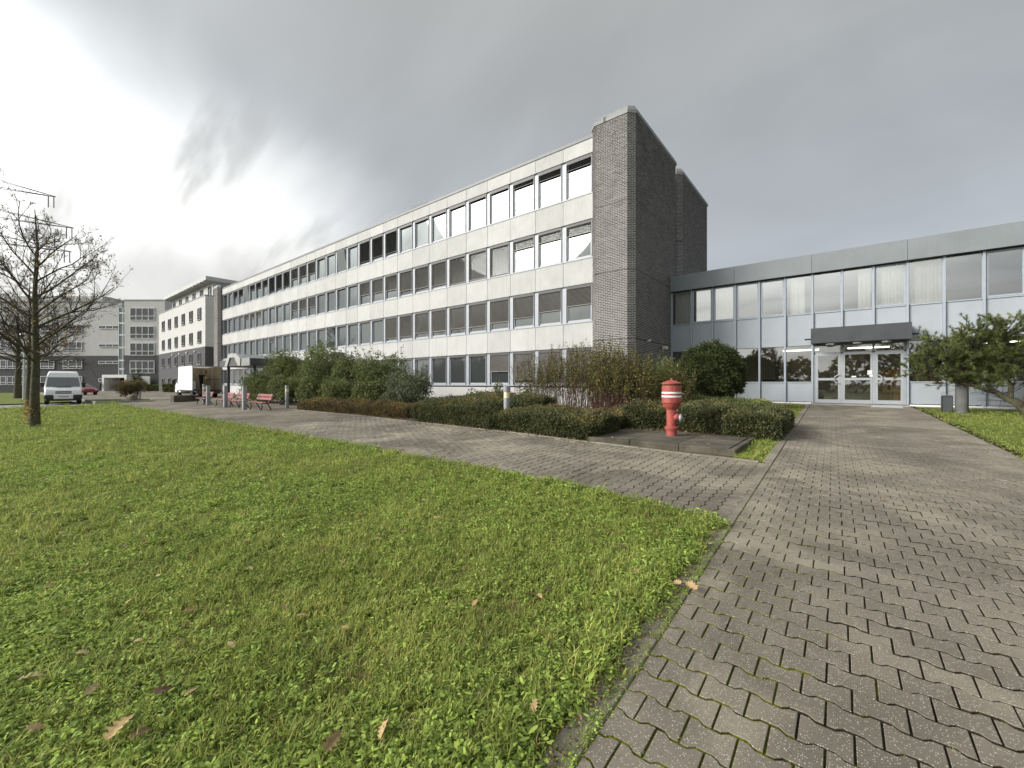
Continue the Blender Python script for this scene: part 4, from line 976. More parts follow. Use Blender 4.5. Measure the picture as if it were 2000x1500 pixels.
# ------------------------------------------------------------------ people
def person(label, loc, rz, pose, colours):
    """one continuous skinned figure, 1.75 m"""
    sh, el, wr = pose['arms']  # lists for (left, right)
    V, E_, Rr = [], [], []
    def add(p, r, parent=None):
        V.append(p); Rr.append(r)
        if parent is not None: E_.append((parent, len(V)-1))
        return len(V)-1
    pel = add((0, 0, .95), .15); wst = add((0, 0, 1.10), .14, pel); chs = add((0, .01, 1.30), .17, wst); nk = add((0, 0, 1.47), .07, chs)
    hd = add((0, .02, 1.58), .085, nk); hd2 = add((0, .02, 1.68), .095, hd); add((0, .01, 1.75), .055, hd2); add((0, .115, 1.63), .022, hd)
    for i, s in enumerate((-1, 1)):
        a = add((s*.19, 0, 1.42), .07, chs); b_ = add(el[i], .05, a); c = add(wr[i], .036, b_)
        d = (Vector(wr[i])-Vector(el[i])).normalized(); sd_ = d.cross(Vector((0, 1, .2))).normalized()
        pm_ = Vector(wr[i])+d*.06; p_ = add(tuple(pm_), .034, c)
        for f in range(4): 
            q = add(tuple(pm_+d*.05+sd_*(.03-.02*f)), .010, p_); add(tuple(pm_+d*(.10 if f in (1, 2) else .085)+sd_*(.032-.021*f)+Vector((0, .02, 0))), .008, q)
        q = add(tuple(Vector(wr[i])+d*.03+sd_*.05), .011, c); add(tuple(Vector(wr[i])+d*.07+sd_*.065), .009, q)
        h = add((s*.10, 0, .88), .10, pel); k = add((s*.11, .03+pose['step']*s*.5, .50), .065, h); an_ = add((s*.11, pose['step']*s, .09), .045, k); add((s*.12, .16+pose['step']*s, .035), .04, an_)
    me = bpy.data.meshes.new('person'); me.from_pydata(V, E_, []); o = bpy.data.objects.new('person', me); col.objects.link(o)
    md = o.modifiers.new('skin', 'SKIN'); md.use_smooth_shade = True
    for i, r in enumerate(Rr): me.skin_vertices[0].data[i].radius = (r, r)
    me.skin_vertices[0].data[0].use_root = True
    o.modifiers.new('sub', 'SUBSURF').levels = 1
    m = bpy.data.materials.new('person_clothes'); m.use_nodes = True; t = m.node_tree
    tcn = N(t, 'ShaderNodeTexCoord'); sp_ = N(t, 'ShaderNodeSeparateXYZ'); t.links.new(tcn.outputs['Object'], sp_.inputs[0])
    rp_ = N(t, 'ShaderNodeValToRGB'); rp_.color_ramp.interpolation = 'CONSTANT'
    e = rp_.color_ramp.elements; st = [(0, (.02, .02, .02)), (.045, colours[1]), (.48, colours[0]), (.745, (.42, .26, .19)), (.84, colours[2])]
    while len(e) < 5: e.new(.5)
    for i, (p, c) in enumerate(st): e[i].position = p; e[i].color = (*c, 1)
    t.links.new(math_node(t, 'DIVIDE', sp_.outputs[2], 2.0), rp_.inputs[0]); t.links.new(rp_.outputs[0], t.nodes['Principled BSDF'].inputs[0])
    t.nodes['Principled BSDF'].inputs['Roughness'].default_value = .9
    me.materials.append(m); o.location = loc; o.rotation_euler.z = rz
    return tag(o, label, 'person')
down = dict(arms=(None, [(-.25, -.03, 1.14), (.25, -.03, 1.14)], [(-.25, .06, .90), (.25, .06, .90)]), step=.06)
reach = dict(arms=(None, [(-.36, .10, 1.52), (.30, .12, 1.22)], [(-.34, .22, 1.80), (.18, .34, 1.30)]), step=.10)
def cam_pt(px, t): 
    p = fwv*(810*t)+rtv*((px-1000)*t); return p
p1 = cam_pt(196, .096); person('person in dark jacket with pale shoes standing by the far clinker wall', (p1.x, p1.y, G(p1.x, p1.y)), R(200), down, ((.015, .015, .018), (.02, .02, .025), (.35, .33, .30)))
p1 = cam_pt(209, .0975); person('person in dark clothes standing right of the other by the far wall', (p1.x, p1.y, G(p1.x, p1.y)), R(160), down, ((.012, .012, .015), (.012, .012, .016), (.03, .02, .015)))
person('person in dark clothes standing inside the open truck with one arm raised', (-49.4, 12.85, ZA), R(-60), reach, ((.012, .012, .012), (.014, .014, .018), (.02, .015, .012)))
bg_ = O('cargo_bag', MB().cbox(-49.3, -49.0, 13.02, 13.30, 1.95, 2.25, .08), M('yellow_bag', (.35, .34, .10), .7), None); tag(bg_, 'yellowish bag carried by the person in the truck', 'bag')
bx_ = O('white_sack', MB().cbox(-49.2, -48.9, 12.05, 12.3, ZA, ZA+.85, .08), m_white_in, None); tag(bx_, 'upright white sack just inside the truck beside the side wall', 'sack')

# ------------------------------------------------------------------ vegetation helpers
def unit(a): return a/np.maximum(np.linalg.norm(a, axis=-1, keepdims=True), 1e-9)
def leaf_mesh(name, C, L, W, axis=None, spread=1., droop=0., rnd=None, fold=.25):
    """one folded leaf (2 triangles) per centre"""
    n = len(C); d = rng.normal(size=(n, 3))*spread
    if axis is not None: d = d+axis
    d[:, 2] -= droop; d = unit(d); s = unit(np.cross(d, rng.normal(size=(n, 3)))); nn = np.cross(d, s)
    L = np.broadcast_to(L, n)[:, None]*rng.uniform(.7, 1.3, (n, 1)); W = L*np.broadcast_to(W, n)[:, None]
    a = C; t = C+d*L; m = C+d*L*.45+nn*W*fold
    V = np.stack([a, m+s*W*.5, t, m-s*W*.5], 1).reshape(-1, 3)
    F = (np.arange(n)*4)[:, None]+np.arange(4)[None]
    r = rng.random(n) if rnd is None else rnd
    return mesh_np(name, V, F, np.repeat(r, 4))
def tubes_mesh(name, lines, seg=4):
    """lines: list of (points Nx3, radii N)"""
    VV, FF = [], []; off = 0; k = np.arange(seg); an = 2*np.pi*k/seg
    for P, r in lines:
        P = np.asarray(P, float); r = np.asarray(r, float); n = len(P)
        d = np.gradient(P, axis=0); d = unit(d); ref = np.array([.3, .5, .81]) if abs(d[0] @ np.array([.3, .5, .81])) < .95 else np.array([1., 0, 0])
        u = unit(np.cross(d, ref)); v = np.cross(d, u)
        V = P[:, None]+(u[:, None]*np.cos(an)[None, :, None]+v[:, None]*np.sin(an)[None, :, None])*r[:, None, None]
        i = (np.arange(n-1)*seg)[:, None]; q = np.stack([i+k, i+(k+1) % seg, i+seg+(k+1) % seg, i+seg+k], -1).reshape(-1, 4)+off
        VV.append(V.reshape(-1, 3)); FF.append(q); off += n*seg
    return mesh_np(name, np.concatenate(VV), np.concatenate(FF), smooth=True)
def leaf_mat(name, c, stops, rough=.55, tr=.3): return M(name, c, rough, .25, 1.5, attr=stops, transl=tr, spec=.35)
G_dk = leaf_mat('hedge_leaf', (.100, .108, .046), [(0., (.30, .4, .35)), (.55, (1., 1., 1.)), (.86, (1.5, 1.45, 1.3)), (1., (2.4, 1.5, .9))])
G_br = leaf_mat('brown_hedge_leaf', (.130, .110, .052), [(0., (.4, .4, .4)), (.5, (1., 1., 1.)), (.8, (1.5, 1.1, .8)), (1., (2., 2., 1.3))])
G_gr = leaf_mat('shrub_leaf', (.135, .165, .058), [(0., (.25, .3, .28)), (.5, (1., 1., 1.)), (.85, (1.5, 1.4, 1.2)), (1., (2.6, 2.3, 1.8))])
G_gy = leaf_mat('grey_green_leaf', (.115, .135, .075), [(0., (.4, .45, .4)), (.5, (1., 1., 1.)), (1., (2.2, 2.0, 2.0))])
G_yw = leaf_mat('yew_needle', (.066, .084, .030), [(0., (.3, .35, .3)), (.6, (1., 1., 1.)), (1., (2.2, 1.9, 1.3))])
G_st = leaf_mat('stem_leaf', (.150, .150, .055), [(0., (.3, .3, .35)), (.5, (.75, .85, .65)), (.9, (1.3, 1.4, .9)), (1., (3.6, 2.9, 1.2))])
G_pn = leaf_mat('pine_needle', (.115, .140, .046), [(0., (.3, .35, .4)), (.55, (1., 1., 1.)), (.9, (1.5, 1.5, 1.0)), (1., (2.4, 1.3, .7))], .5, .15)
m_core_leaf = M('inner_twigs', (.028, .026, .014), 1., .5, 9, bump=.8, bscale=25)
m_stem = M('reddish_stem', (.115, .058, .038), .85, .4, 5)

def clipped_hedge(name, label, x0, x1, y0, y1, h, n, mat, cat='hedge', group=None, ls=.055, slope=0., yfun=None):
    """clipped box hedge; leaves over its lumpy faces, twiggy core within"""
    xm, ym = (x0+x1)/2, (y0+y1)/2; zb = G(xm, ym)
    t = thing(name, label, cat, (xm, ym, zb), group=group)
    nx, ny = max(4, int((x1-x0)/.3)), max(3, int((y1-y0)/.3))
    def front(x): return y0+(yfun(x)-yfun(xm) if yfun else 0.*np.asarray(x))
    def top(x, y):
        e = np.minimum(np.minimum(x-x0, x1-x), np.minimum(y-front(x), y1-y)); e = np.clip(e/.3, 0, 1)
        return gz(x, y)+h*(.72+.28*np.sqrt(e))+slope*(y-y0)+.05*np.sin(x*2.3+y*1.1)+.04*np.sin(x*5.1-y*3.7)+.03*np.sin(y*7+x)
    gx = np.linspace(x0+.08, x1-.08, nx); gy = np.linspace(0, 1, ny)
    X = np.repeat(gx[:, None], ny, 1); Y = front(X)+.08+gy[None]*(y1-.16-front(X))
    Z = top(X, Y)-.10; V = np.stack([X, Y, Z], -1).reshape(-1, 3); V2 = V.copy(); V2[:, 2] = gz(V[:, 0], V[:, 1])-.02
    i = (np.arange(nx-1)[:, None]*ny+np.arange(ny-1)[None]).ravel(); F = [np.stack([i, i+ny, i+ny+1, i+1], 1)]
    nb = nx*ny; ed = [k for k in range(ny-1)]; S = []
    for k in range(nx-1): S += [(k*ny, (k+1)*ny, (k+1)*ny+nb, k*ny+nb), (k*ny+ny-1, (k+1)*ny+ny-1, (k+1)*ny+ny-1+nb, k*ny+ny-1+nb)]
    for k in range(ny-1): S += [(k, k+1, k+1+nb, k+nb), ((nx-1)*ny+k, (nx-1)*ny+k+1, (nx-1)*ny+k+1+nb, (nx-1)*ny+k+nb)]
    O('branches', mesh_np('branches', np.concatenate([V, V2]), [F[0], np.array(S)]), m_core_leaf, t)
    # leaf centres: top and four sides by area
    at, af, as_ = (x1-x0)*(y1-y0), (x1-x0)*h, (y1-y0)*h; p = np.array([at, af*1.4, af*.3, as_, as_]); p /= p.sum(); k = rng.choice(5, n, p=p)
    x = rng.uniform(x0, x1, n); u = rng.random(n); y = front(x)+u*(y1-front(x)); z = np.zeros(n)
    x = np.where(k == 3, x0, np.where(k == 4, x1, x)); y = np.where(k == 1, front(x), np.where(k == 2, y1, y))
    tp_ = top(np.clip(x, x0+.02, x1-.02), np.clip(y, front(x)+.02, y1-.02)); g_ = gz(x, y)
    z = np.where(k == 0, tp_+rng.normal(0, .025, n)-.03, g_+rng.random(n)**.8*(tp_-g_))
    C = np.stack([x, y, z], -1)+rng.normal(0, .035, (n, 3))
    ax = np.zeros((n, 3)); ax[k == 0, 2] = .7; ax[k == 1, 1] = -.7; ax[k == 2, 1] = .7; ax[k == 3, 0] = -.7; ax[k == 4, 0] = .7; ax[:, 2] += .3
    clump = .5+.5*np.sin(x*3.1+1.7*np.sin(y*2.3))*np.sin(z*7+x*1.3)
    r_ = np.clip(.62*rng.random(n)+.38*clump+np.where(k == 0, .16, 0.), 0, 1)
    O('foliage', leaf_mesh('foliage', C, ls, .6, ax, .9, rnd=r_), mat, t)
    return t
def shrub(name, label, c, rx, ry, h, n, mat, ls=.07, wid=.55, lobes=9, seed=0, cat='shrub', group=None, low=0.05, shoots=0, stems=26, droop=.1, fill=.55, zb=None):
    """free-growing shrub: stems plus leaf clumps around many lobes"""
    r0 = np.random.default_rng(seed+100); zb = G(*c) if zb is None else zb
    t = thing(name, label, cat, (c[0], c[1], zb), group=group)
    th = r0.random(lobes)*2*np.pi; rr = np.sqrt(r0.random(lobes))*.62; zz = r0.uniform(.25, .78, lobes)
    LC = np.stack([c[0]+rx*rr*np.cos(th), c[1]+ry*rr*np.sin(th), zb+h*zz], -1); LR = np.stack([rx*r0.uniform(.32, .5, lobes), ry*r0.uniform(.32, .5, lobes), h*r0.uniform(.2, .3, lobes)], -1)
    k = r0.integers(0, lobes, n); d = unit(r0.normal(size=(n, 3))); rad = np.where(r0.random(n) < fill, r0.uniform(.82, 1.08, n), r0.uniform(.3, 1., n))
    C = LC[k]+d*LR[k]*rad[:, None]+r0.normal(0, .03, (n, 3))
    C[:, 2] = np.maximum(C[:, 2], zb+low+r0.random(n)*.15)
    # clumping: pull leaves towards twig tips
    ntw = max(60, n//14); tw = C[r0.integers(0, n, ntw)]; j = r0.integers(0, ntw, n); pull = r0.random(n) < .55
    C[pull] = tw[j[pull]]+r0.normal(0, .055, (pull.sum(), 3))
    lit = np.clip((C[:, 2]-zb)/h, 0, 1); r_ = np.clip(r0.random(n)*.75+.25*r0.random(ntw)[j], 0, 1)
    lines = []
    for i in range(stems):
        a = LC[r0.integers(0, lobes)]+r0.normal(0, .2, 3)*np.array([rx, ry, .6])*.6; b0_ = np.array([c[0]+r0.normal(0, .18)*rx, c[1]+r0.normal(0, .18)*ry, zb-.02]); m_ = (a+b0_)/2+np.array([0, 0, .15*h])
        lines.append((np.array([b0_, (b0_+m_)/2, m_, a]), np.array([.022, .018, .013, .005])))
    for i in range(shoots):
        kk = r0.integers(0, lobes); a = LC[kk]+np.array([r0.normal(0, .5)*LR[kk, 0], r0.normal(0, .5)*LR[kk, 1], LR[kk, 2]*.8]); tip = a+np.array([r0.normal(0, .18), r0.normal(0, .18), r0.uniform(.25, .7)])
        lines.append((np.array([a, (a+tip)/2+r0.normal(0, .03, 3), tip]), np.array([.008, .006, .003])))
        q = a+(tip-a)*r0.uniform(.25, 1.05, (16, 1))+r0.normal(0, .035, (16, 3)); C = np.concatenate([C, q]); r_ = np.concatenate([r_, r0.random(16)*.7])
    O('stems', tubes_mesh('stems', lines, 4), m_twig, t)
    O('foliage', leaf_mesh('foliage', C, ls, wid, np.array([[0, 0, .25]]), 1., droop, rnd=r_), mat, t)
    return t

# ------------------------------------------------------------------ hedges and shrubs
yk = lambda x: kerb_line(np.asarray(x))
clipped_hedge('clipped_hedge', 'broad clipped dark hedge along the path, left of the bollard lamp', -12.05, -8.2, 9.42, 12.9, .74, 52000, G_dk, group='clipped hedges by the path', yfun=yk, slope=.05)
clipped_hedge('clipped_hedge', 'low clipped dark hedge between the bollard lamp and the hydrant plinth', -8.2, -4.75, 9.12, 10.5, .56, 30000, G_dk, group='clipped hedges by the path', yfun=yk)
clipped_hedge('clipped_hedge', 'clipped hedge directly behind the red hydrant', -5.0, -2.2, 11.5, 13.0, .70, 26000, G_dk, group='clipped hedges by the path')
clipped_hedge('clipped_hedge', 'rightmost clipped hedge block, its end beside the paved entrance path', -2.25, -1.16, 11.2, 14.2, .60, 20000, G_dk, group='clipped hedges by the path')
clipped_hedge('clipped_hedge', 'pale green clipped hedge strip in front of the round yew', -4.6, -1.9, 15.2, 16.4, .66, 12000, G_gr, group='clipped hedges by the path')
clipped_hedge('clipped_hedge', 'brownish low hedge right of the benches below the tall shrubs', -22.6, -13.4, 10.15, 11.3, .50, 36000, G_br, group='clipped hedges by the path', yfun=lambda x: 0*np.asarray(x))
clipped_hedge('ground_cover', 'rusty brown low ground cover between clipped hedge and tall stems', -8.2, -5.0, 10.5, 12.6, .40, 16000, G_br, cat='shrub', slope=.06)
for i, (x, y, rx, ry, h, n, mt, lb, sh) in enumerate((
    (-33.2, 12.4, 2.1, 1.4, 2.5, 6500, G_gr, 'rounded green shrub at the left end behind the leftmost bench', 4),
    (-29.6, 12.8, 2.3, 1.6, 3.3, 8500, G_gr, 'tall green shrub behind the paired benches', 6),
    (-26.0, 13.2, 2.4, 1.7, 3.75, 10000, G_gr, 'highest dense green shrub behind the rightmost bench', 22),
    (-22.6, 13.4, 2.3, 1.7, 3.35, 9500, G_gr, 'tall green shrub with dark seed heads against the pale panels', 30),
    (-19.6, 13.3, 2.0, 1.6, 2.75, 8000, G_gr, 'green shrub with feathery shoots before the ground floor windows', 24),
    (-17.0, 13.0, 1.5, 1.3, 2.1, 4500, G_gy, 'grey green shrub at the right end of the tall green row', 10),
    (-18.6, 11.7, 1.7, .9, 1.35, 6000, G_gr, 'low spreading green shrub in front of the tall row', 0),
    (-15.8, 11.7, 1.5, 1.0, 1.25, 5200, G_gy, 'low grey green shrub beside the broad clipped hedge', 0),
    (-31.0, 11.6, 1.9, .8, 1.5, 4200, G_gr, 'low leafy shrub right behind the paired benches', 0),
    (-21.6, 11.9, 1.6, .9, 1.55, 5200, G_gr, 'low leafy shrub between the second bollard lamp and the brown hedge', 0),
    (-27.9, 11.7, 1.6, .9, 1.8, 4600, G_gr, 'mid height leafy shrub behind the rightmost bench, left of the lamp', 0),
    (-24.6, 11.9, 1.7, .8, 1.7, 4800, G_gr, 'low leafy shrub beside the second bollard lamp', 0))):
    shrub('shrub', lb, (x, y), rx*1.08, ry, h*1.07, int(n*1.8), mt, .105, .5, 13, i, group='shrubs before the office block', shoots=sh, stems=30)
for i, (x, y, rx, h, lb) in enumerate(((-13.6, 14.3, .7, 1.35, 'small yellowish shrub under the dark ground floor panes, left one'), (-12.2, 14.0, .6, 1.7, 'small yellowish shrub under the dark ground floor panes, right one'), (-9.6, 13.2, .55, 1.25, 'small leafy shrub just behind the hedge bollard lamp'))):
    shrub('shrub', lb, (x, y), rx, rx, h, 900, G_st, .085, .6, 6, 40+i, group='shrubs before the office block', stems=22, fill=.3)
shrub('shrub', 'loose green shrub between the tall stems and the round yew', (-5.6, 16.6), 1.15, 1.1, 2.35, 9000, G_gr, .06, .5, 10, 61, group='shrubs before the office block', shoots=8)
def stem_shrub(label, c, rx, ry, h, ns, seed, leafy=1.):
    r0 = np.random.default_rng(seed); zb = G(*c)
    t = thing('twiggy_shrub', label, 'shrub', (c[0], c[1], zb), group='tall twiggy shrubs')
    lines, C, A = [], [], []
    for i in range(ns):
        a = r0.random()*6.283; q = math.sqrt(r0.random()); b0_ = np.array([c[0]+rx*q*math.cos(a), c[1]+ry*q*math.sin(a), zb]); hh = h*r0.uniform(.55, 1.05)*(1-.12*q)
        lean = np.array([r0.normal(0, .10)*hh, r0.normal(0, .10)*hh, hh]); bend = r0.normal(0, .05, 3)*hh; s = np.linspace(0, 1, 5)[:, None]
        P = b0_+lean*s+bend*(s*(1-s))*2; r = np.linspace(.0075, .0026, 5); lines.append((P, r))
        for j in range(2):
            f = r0.uniform(.35, .85); p0 = b0_+lean*f+bend*f*(1-f)*2; p1_ = p0+np.array([r0.normal(0, .12), r0.normal(0, .12), r0.uniform(.2, .5)]); lines.append((np.array([p0, (p0+p1_)/2, p1_]), np.array([.004, .003, .002])))
            m_ = int(5*leafy); C.append(p0+(p1_-p0)*r0.uniform(.4, 1.05, (m_, 1))+r0.normal(0, .025, (m_, 3))); A.append(np.clip(r0.random(m_)*.8+.1, 0, 1))
        m_ = int(13*leafy); f = r0.uniform(.45, 1., (m_, 1))**.7; C.append(b0_+lean*f+bend*f*(1-f)*2+r0.normal(0, .03, (m_, 3))); A.append(r0.random(m_))
    O('stems', tubes_mesh('stems', lines, 3), m_stem, t)
    O('foliage', leaf_mesh('foliage', np.concatenate(C), .062, .6, np.array([[0, 0, -.1]]), 1., .1, rnd=np.concatenate(A)), G_st, t)
for i, (x, y, rx, ry, h, ns, lf, lb) in enumerate((
    (-11.0, 15.2, .9, .8, 2.8, 90, 1., 'leftmost tall twiggy shrub reaching the pale panel band'),
    (-9.6, 15.0, .9, .8, 3.0, 120, 1., 'tall twiggy shrub left of the hedge bollard lamp, before the windows'),
    (-8.3, 14.6, .9, .8, 3.15, 140, 1., 'tall twiggy shrub behind the hedge bollard lamp'),
    (-7.2, 14.2, .85, .8, 3.15, 170, 1.1, 'dense reddish stemmed shrub left of the brick pier corner'),
    (-6.3, 13.8, .8, .8, 2.95, 190, 1.2, 'dense reddish stemmed shrub in front of the brick pier'),
    (-5.4, 13.6, .8, .8, 2.5, 170, 1.4, 'leafy reddish stemmed shrub behind the hydrant, left of it'),
    (-4.6, 14.2, .8, .8, 2.0, 130, 1.8, 'rightmost twiggy shrub with yellow leaves beside the round yew'))):
    stem_shrub(lb, (x, y), rx, ry, h, ns, 300+i, lf)
# round yew
zy = G(-4.35, 19.2); yew = thing('round_yew', 'large rounded dark evergreen bush against the blue grey wing', 'bush', (-4.35, 19.2, zy))
n = 46000; d = unit(rng.normal(size=(n, 3))); d[:, 2] = np.abs(d[:, 2])*1.25-.35; d = unit(d)
lump = 1+.05*np.sin(d[:, 0]*7+1)*np.sin(d[:, 2]*8)+.045*np.sin(d[:, 1]*13+d[:, 2]*9)+.035*np.sin(d[:, 0]*23+d[:, 2]*17)
C = np.array([-4.45, 19.2, zy+1.38])+np.sign(d)*np.abs(d)**.86*np.array([1.2, 1.2, 1.40])*(lump*np.where(rng.random(n) < .12, rng.uniform(1., 1.10, n), rng.uniform(.88, 1.02, n)))[:, None]; C[:, 2] = np.maximum(C[:, 2], zy+.05)
O('foliage', leaf_mesh('foliage', C, .10, .35, d*.9, .8, rnd=np.clip(.6*rng.random(n)+.4*(.5+.5*np.sin(C[:, 0]*6)*np.sin(C[:, 2]*7+C[:, 1]*4)), 0, 1)), G_yw, yew)
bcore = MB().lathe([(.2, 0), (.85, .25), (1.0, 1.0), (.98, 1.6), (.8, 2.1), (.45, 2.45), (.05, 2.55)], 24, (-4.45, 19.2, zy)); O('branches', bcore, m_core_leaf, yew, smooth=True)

# ------------------------------------------------------------------ bare tree
def bare_tree(name, label, base, h, clear, rad, seed, trunk_r, limbs=20, leaves_n=500, group=None, up=.75):
    r0 = np.random.default_rng(seed); t = thing(name, label, 'tree', base, local=True, group=group)
    L0, L1, tips = [], [], []
    lead = np.array([[0, 0, -.05], [.02, 0, clear*.5], [0, .03, clear], [.05, 0, clear+(h-clear)*.35], [0, .06, clear+(h-clear)*.62], [.08, 0, clear+(h-clear)*.8]])
    lr = np.array([trunk_r*1.25, trunk_r, trunk_r*.86, trunk_r*.55, trunk_r*.28, trunk_r*.1])
    L0.append((lead, lr))
    def lead_at(z): return np.array([np.interp(z, lead[:, 2], lead[:, 0]), np.interp(z, lead[:, 2], lead[:, 1]), z])
    def branch(p, d, L, r, lev):
        n = 6 if lev < 2 else 4; P = [p]; dd = d.copy(); st = L/(n-1)
        for i in range(n-1):
            dd = unit(dd+r0.normal(0, .13, 3)+np.array([0, 0, .10*up])); P.append(P[-1]+dd*st)
        P = np.array(P); rr = np.linspace(r, max(r*.3, .0036), n); (L0 if lev == 0 else L1).append((P, rr)); tips.append(P[-1])
        if lev >= 4: return
        k = {0: 7, 1: 5, 2: 4, 3: 2}[lev]
        for j in range(k):
            f = r0.uniform(.25, 1.) if lev else r0.uniform(.2, 1.); ix = f*(n-1); i0 = min(int(ix), n-2); q = P[i0]+(P[i0+1]-P[i0])*(ix-i0); dl = unit(P[i0+1]-P[i0])
            side = unit(np.cross(dl, r0.normal(size=3))); nd = unit(dl*.75+side*r0.uniform(.45, .9)+np.array([0, 0, .15*up]))
            branch(q, nd, L*r0.uniform(.34, .58)*(1.1-.35*f), max(r*(.55-.22*f), .0035), lev+1)
    for i in range(limbs):
        f = (i+r0.random())/limbs; z = clear-.1+f*(h-clear)*.62; az = i*2.4+r0.normal(0, .3); el = .25+.75*f+r0.normal(0, .1)
        L = rad*(1.25-.55*f)*r0.uniform(.85, 1.1); d = np.array([math.cos(az)*math.cos(el), math.sin(az)*math.cos(el), math.sin(el)])
        branch(lead_at(z), d, L, trunk_r*(.42-.2*f), 0)
    O('trunk', tubes_mesh('trunk', L0[:1], 14), m_bark, t)
    O('limbs', tubes_mesh('limbs', L0[1:], 6), m_bark, t)
    O('crown', tubes_mesh('crown', L1, 3), m_twig, t)
    if leaves_n:
        T = np.array(tips); k = r0.integers(0, len(T), leaves_n); low = T[k][:, 2] < clear+(h-clear)*.62; T = T[k][low | (r0.random(leaves_n) < .12)]
        O('leaves', leaf_mesh('leaves', T+r0.normal(0, .08, T.shape), .085, .7, np.array([[0, 0, -.6]]), 1., .2), m_leaf_y, t)
    return t
tree0 = bare_tree('bare_tree', 'nearly bare young tree on the lawn with a few yellow leaves left', (-23.0, .97, G(-23, .97)-.02), 9.3, 2.3, 2.6, 5, .125, 20, 900)
for k, (dz, s) in enumerate(((.0, 1.), (.25, .8), (-.2, .9))):   # tie wrap and dead ivy at the foot
    pass
iv = np.concatenate([np.stack([-.13+rng.normal(0, .12, 160), -.14+rng.normal(0, .08, 160), np.abs(rng.normal(.55, .28, 160))], -1), np.stack([.1+rng.normal(0, .1, 40), rng.normal(0, .1, 40), np.abs(rng.normal(.5, .2, 40))], -1)])
O('basal_shoots', leaf_mesh('basal_shoots', iv, .07, .6, np.array([[0, 0, -.4]]), 1.), m_leaf_y, tree0)
sh_l = []
for i in range(16):
    a = rng.random()*6.28; p0 = np.array([.12*math.cos(a), .12*math.sin(a), rng.uniform(.1, .6)]); sh_l.append((np.array([p0, p0+[.14*math.cos(a), .14*math.sin(a), .05], p0+[.26*math.cos(a), .26*math.sin(a), .3]]), np.array([.008, .006, .003])))
O('sucker_twigs', tubes_mesh('s', sh_l, 4), m_twig, tree0)
bare_tree('bare_tree', 'second bare tree behind the first, at the road edge', (-40.0, 1.45, G(-40, 1.45)), 8.8, 2.6, 3.5, 11, .15, 16, 350)
bare_tree('bare_tree', 'stout bare tree on the far verge at the left edge', (-68, 1.7, .05), 10, 3.0, 4.4, 12, .26, 14, 200)
bare_tree('bare_tree', 'bare birch crown showing above the wing roof at the right edge', (10.7, 47, .3), 15.2, 4, 3.4, 13, .17, 16, 0, up=.1)
lpz = .05
lp_ = thing('street_lamp', 'pale grey street lamp pole on the far verge at the left edge', 'lamp', (-62, 1.95, lpz))
O('pole', MB().tube([(-62, 1.95, lpz), (-62, 1.95, 6.2)], [.12, .06], 10), m_galv, lp_); O('lamp_head', MB().lathe([(.06, 6.2), (.32, 6.3), (.3, 6.4), (.06, 6.5)], 16, (-62, 1.95, 0)), m_galv, lp_)

# ------------------------------------------------------------------ leaning pine by the wing
pb = np.array([4.75, 21.6, G(4.75, 21.6)-.03])
pine = thing('leaning_pine', 'crooked leaning pine with dense green needle tufts before the wing', 'tree', tuple(pb), local=True)
L_, tufts = [], []
rp0 = np.random.default_rng(21)
main = np.array([[.15, .1, 0], [-.12, 0, .38], [-.65, -.05, .78], [-1.25, -.05, 1.05], [-1.9, 0, 1.25], [-2.6, 0, 1.5]])
main2 = np.array([[-.3, 0, .5], [-.25, .1, 1.0], [-.5, .1, 1.5], [-.35, .1, 2.2], [-.4, 0, 2.9]])
main3 = np.array([[-.12, 0, .38], [.35, .1, .9], [.5, .1, 1.5], [.9, .1, 2.2], [1.1, 0, 2.8]])
main4 = np.array([[-.65, -.05, .78], [-.95, .1, 1.3], [-1.15, .1, 1.8], [-1.1, .1, 2.5]])
main5 = np.array([[-1.25, -.05, 1.05], [-1.6, -.2, 1.5], [-1.95, -.2, 1.95], [-2.0, -.2, 2.4]])
for Mn, r in ((main, .13), (main2, .085), (main3, .09), (main4, .065), (main5, .05)): L_.append((Mn, np.linspace(r, .025, len(Mn))))
O('trunk', tubes_mesh('trunk', L_, 10), m_bark, pine)
tw_l = []
for Mn, cnt in ((main, 46), (main2, 60), (main3, 70), (main4, 50), (main5, 44)):
    for i in range(cnt):
        f = rp0.uniform(.35, 1.)*(len(Mn)-1); i0 = min(int(f), len(Mn)-2); p = Mn[i0]+(Mn[i0+1]-Mn[i0])*(f-i0); d = unit(rp0.normal(size=3)*np.array([1, 1, .5])+np.array([0, 0, .55])); L = rp0.uniform(.35, 1.0)
        q = p+d*L*.5+rp0.normal(0, .05, 3); e = p+d*L+np.array([0, 0, .12]); tw_l.append((np.array([p, q, e]), np.array([.018, .012, .007])))
        for j in range(7):
            g_ = rp0.uniform(.35, 1.); a = p+(e-p)*g_; d2 = unit(d+rp0.normal(0, .7, 3)+np.array([0, 0, .4])); b_ = a+d2*rp0.uniform(.12, .34); tw_l.append((np.array([a, (a+b_)/2, b_]), np.array([.007, .006, .004])))
            if b_[2] > 1.05+.12*b_[0] : tufts.append((b_, d2)); tufts.append(((a+b_)/2, d2))
for i in range(60):   # dead twigs low in the crown
    p = main[rp0.integers(1, 5)]+rp0.normal(0, .1, 3); d = unit(rp0.normal(size=3)*np.array([1, 1, .3])+np.array([-.5, 0, .1])); tw_l.append((np.array([p, p+d*.4+[0, 0, .03], p+d*.8]), np.array([.008, .006, .003])))
O('branches', tubes_mesh('branches', tw_l, 4), m_twig, pine)
TP = np.array([a for a, b_ in tufts]); TD = np.array([b_ for a, b_ in tufts]); K = 40
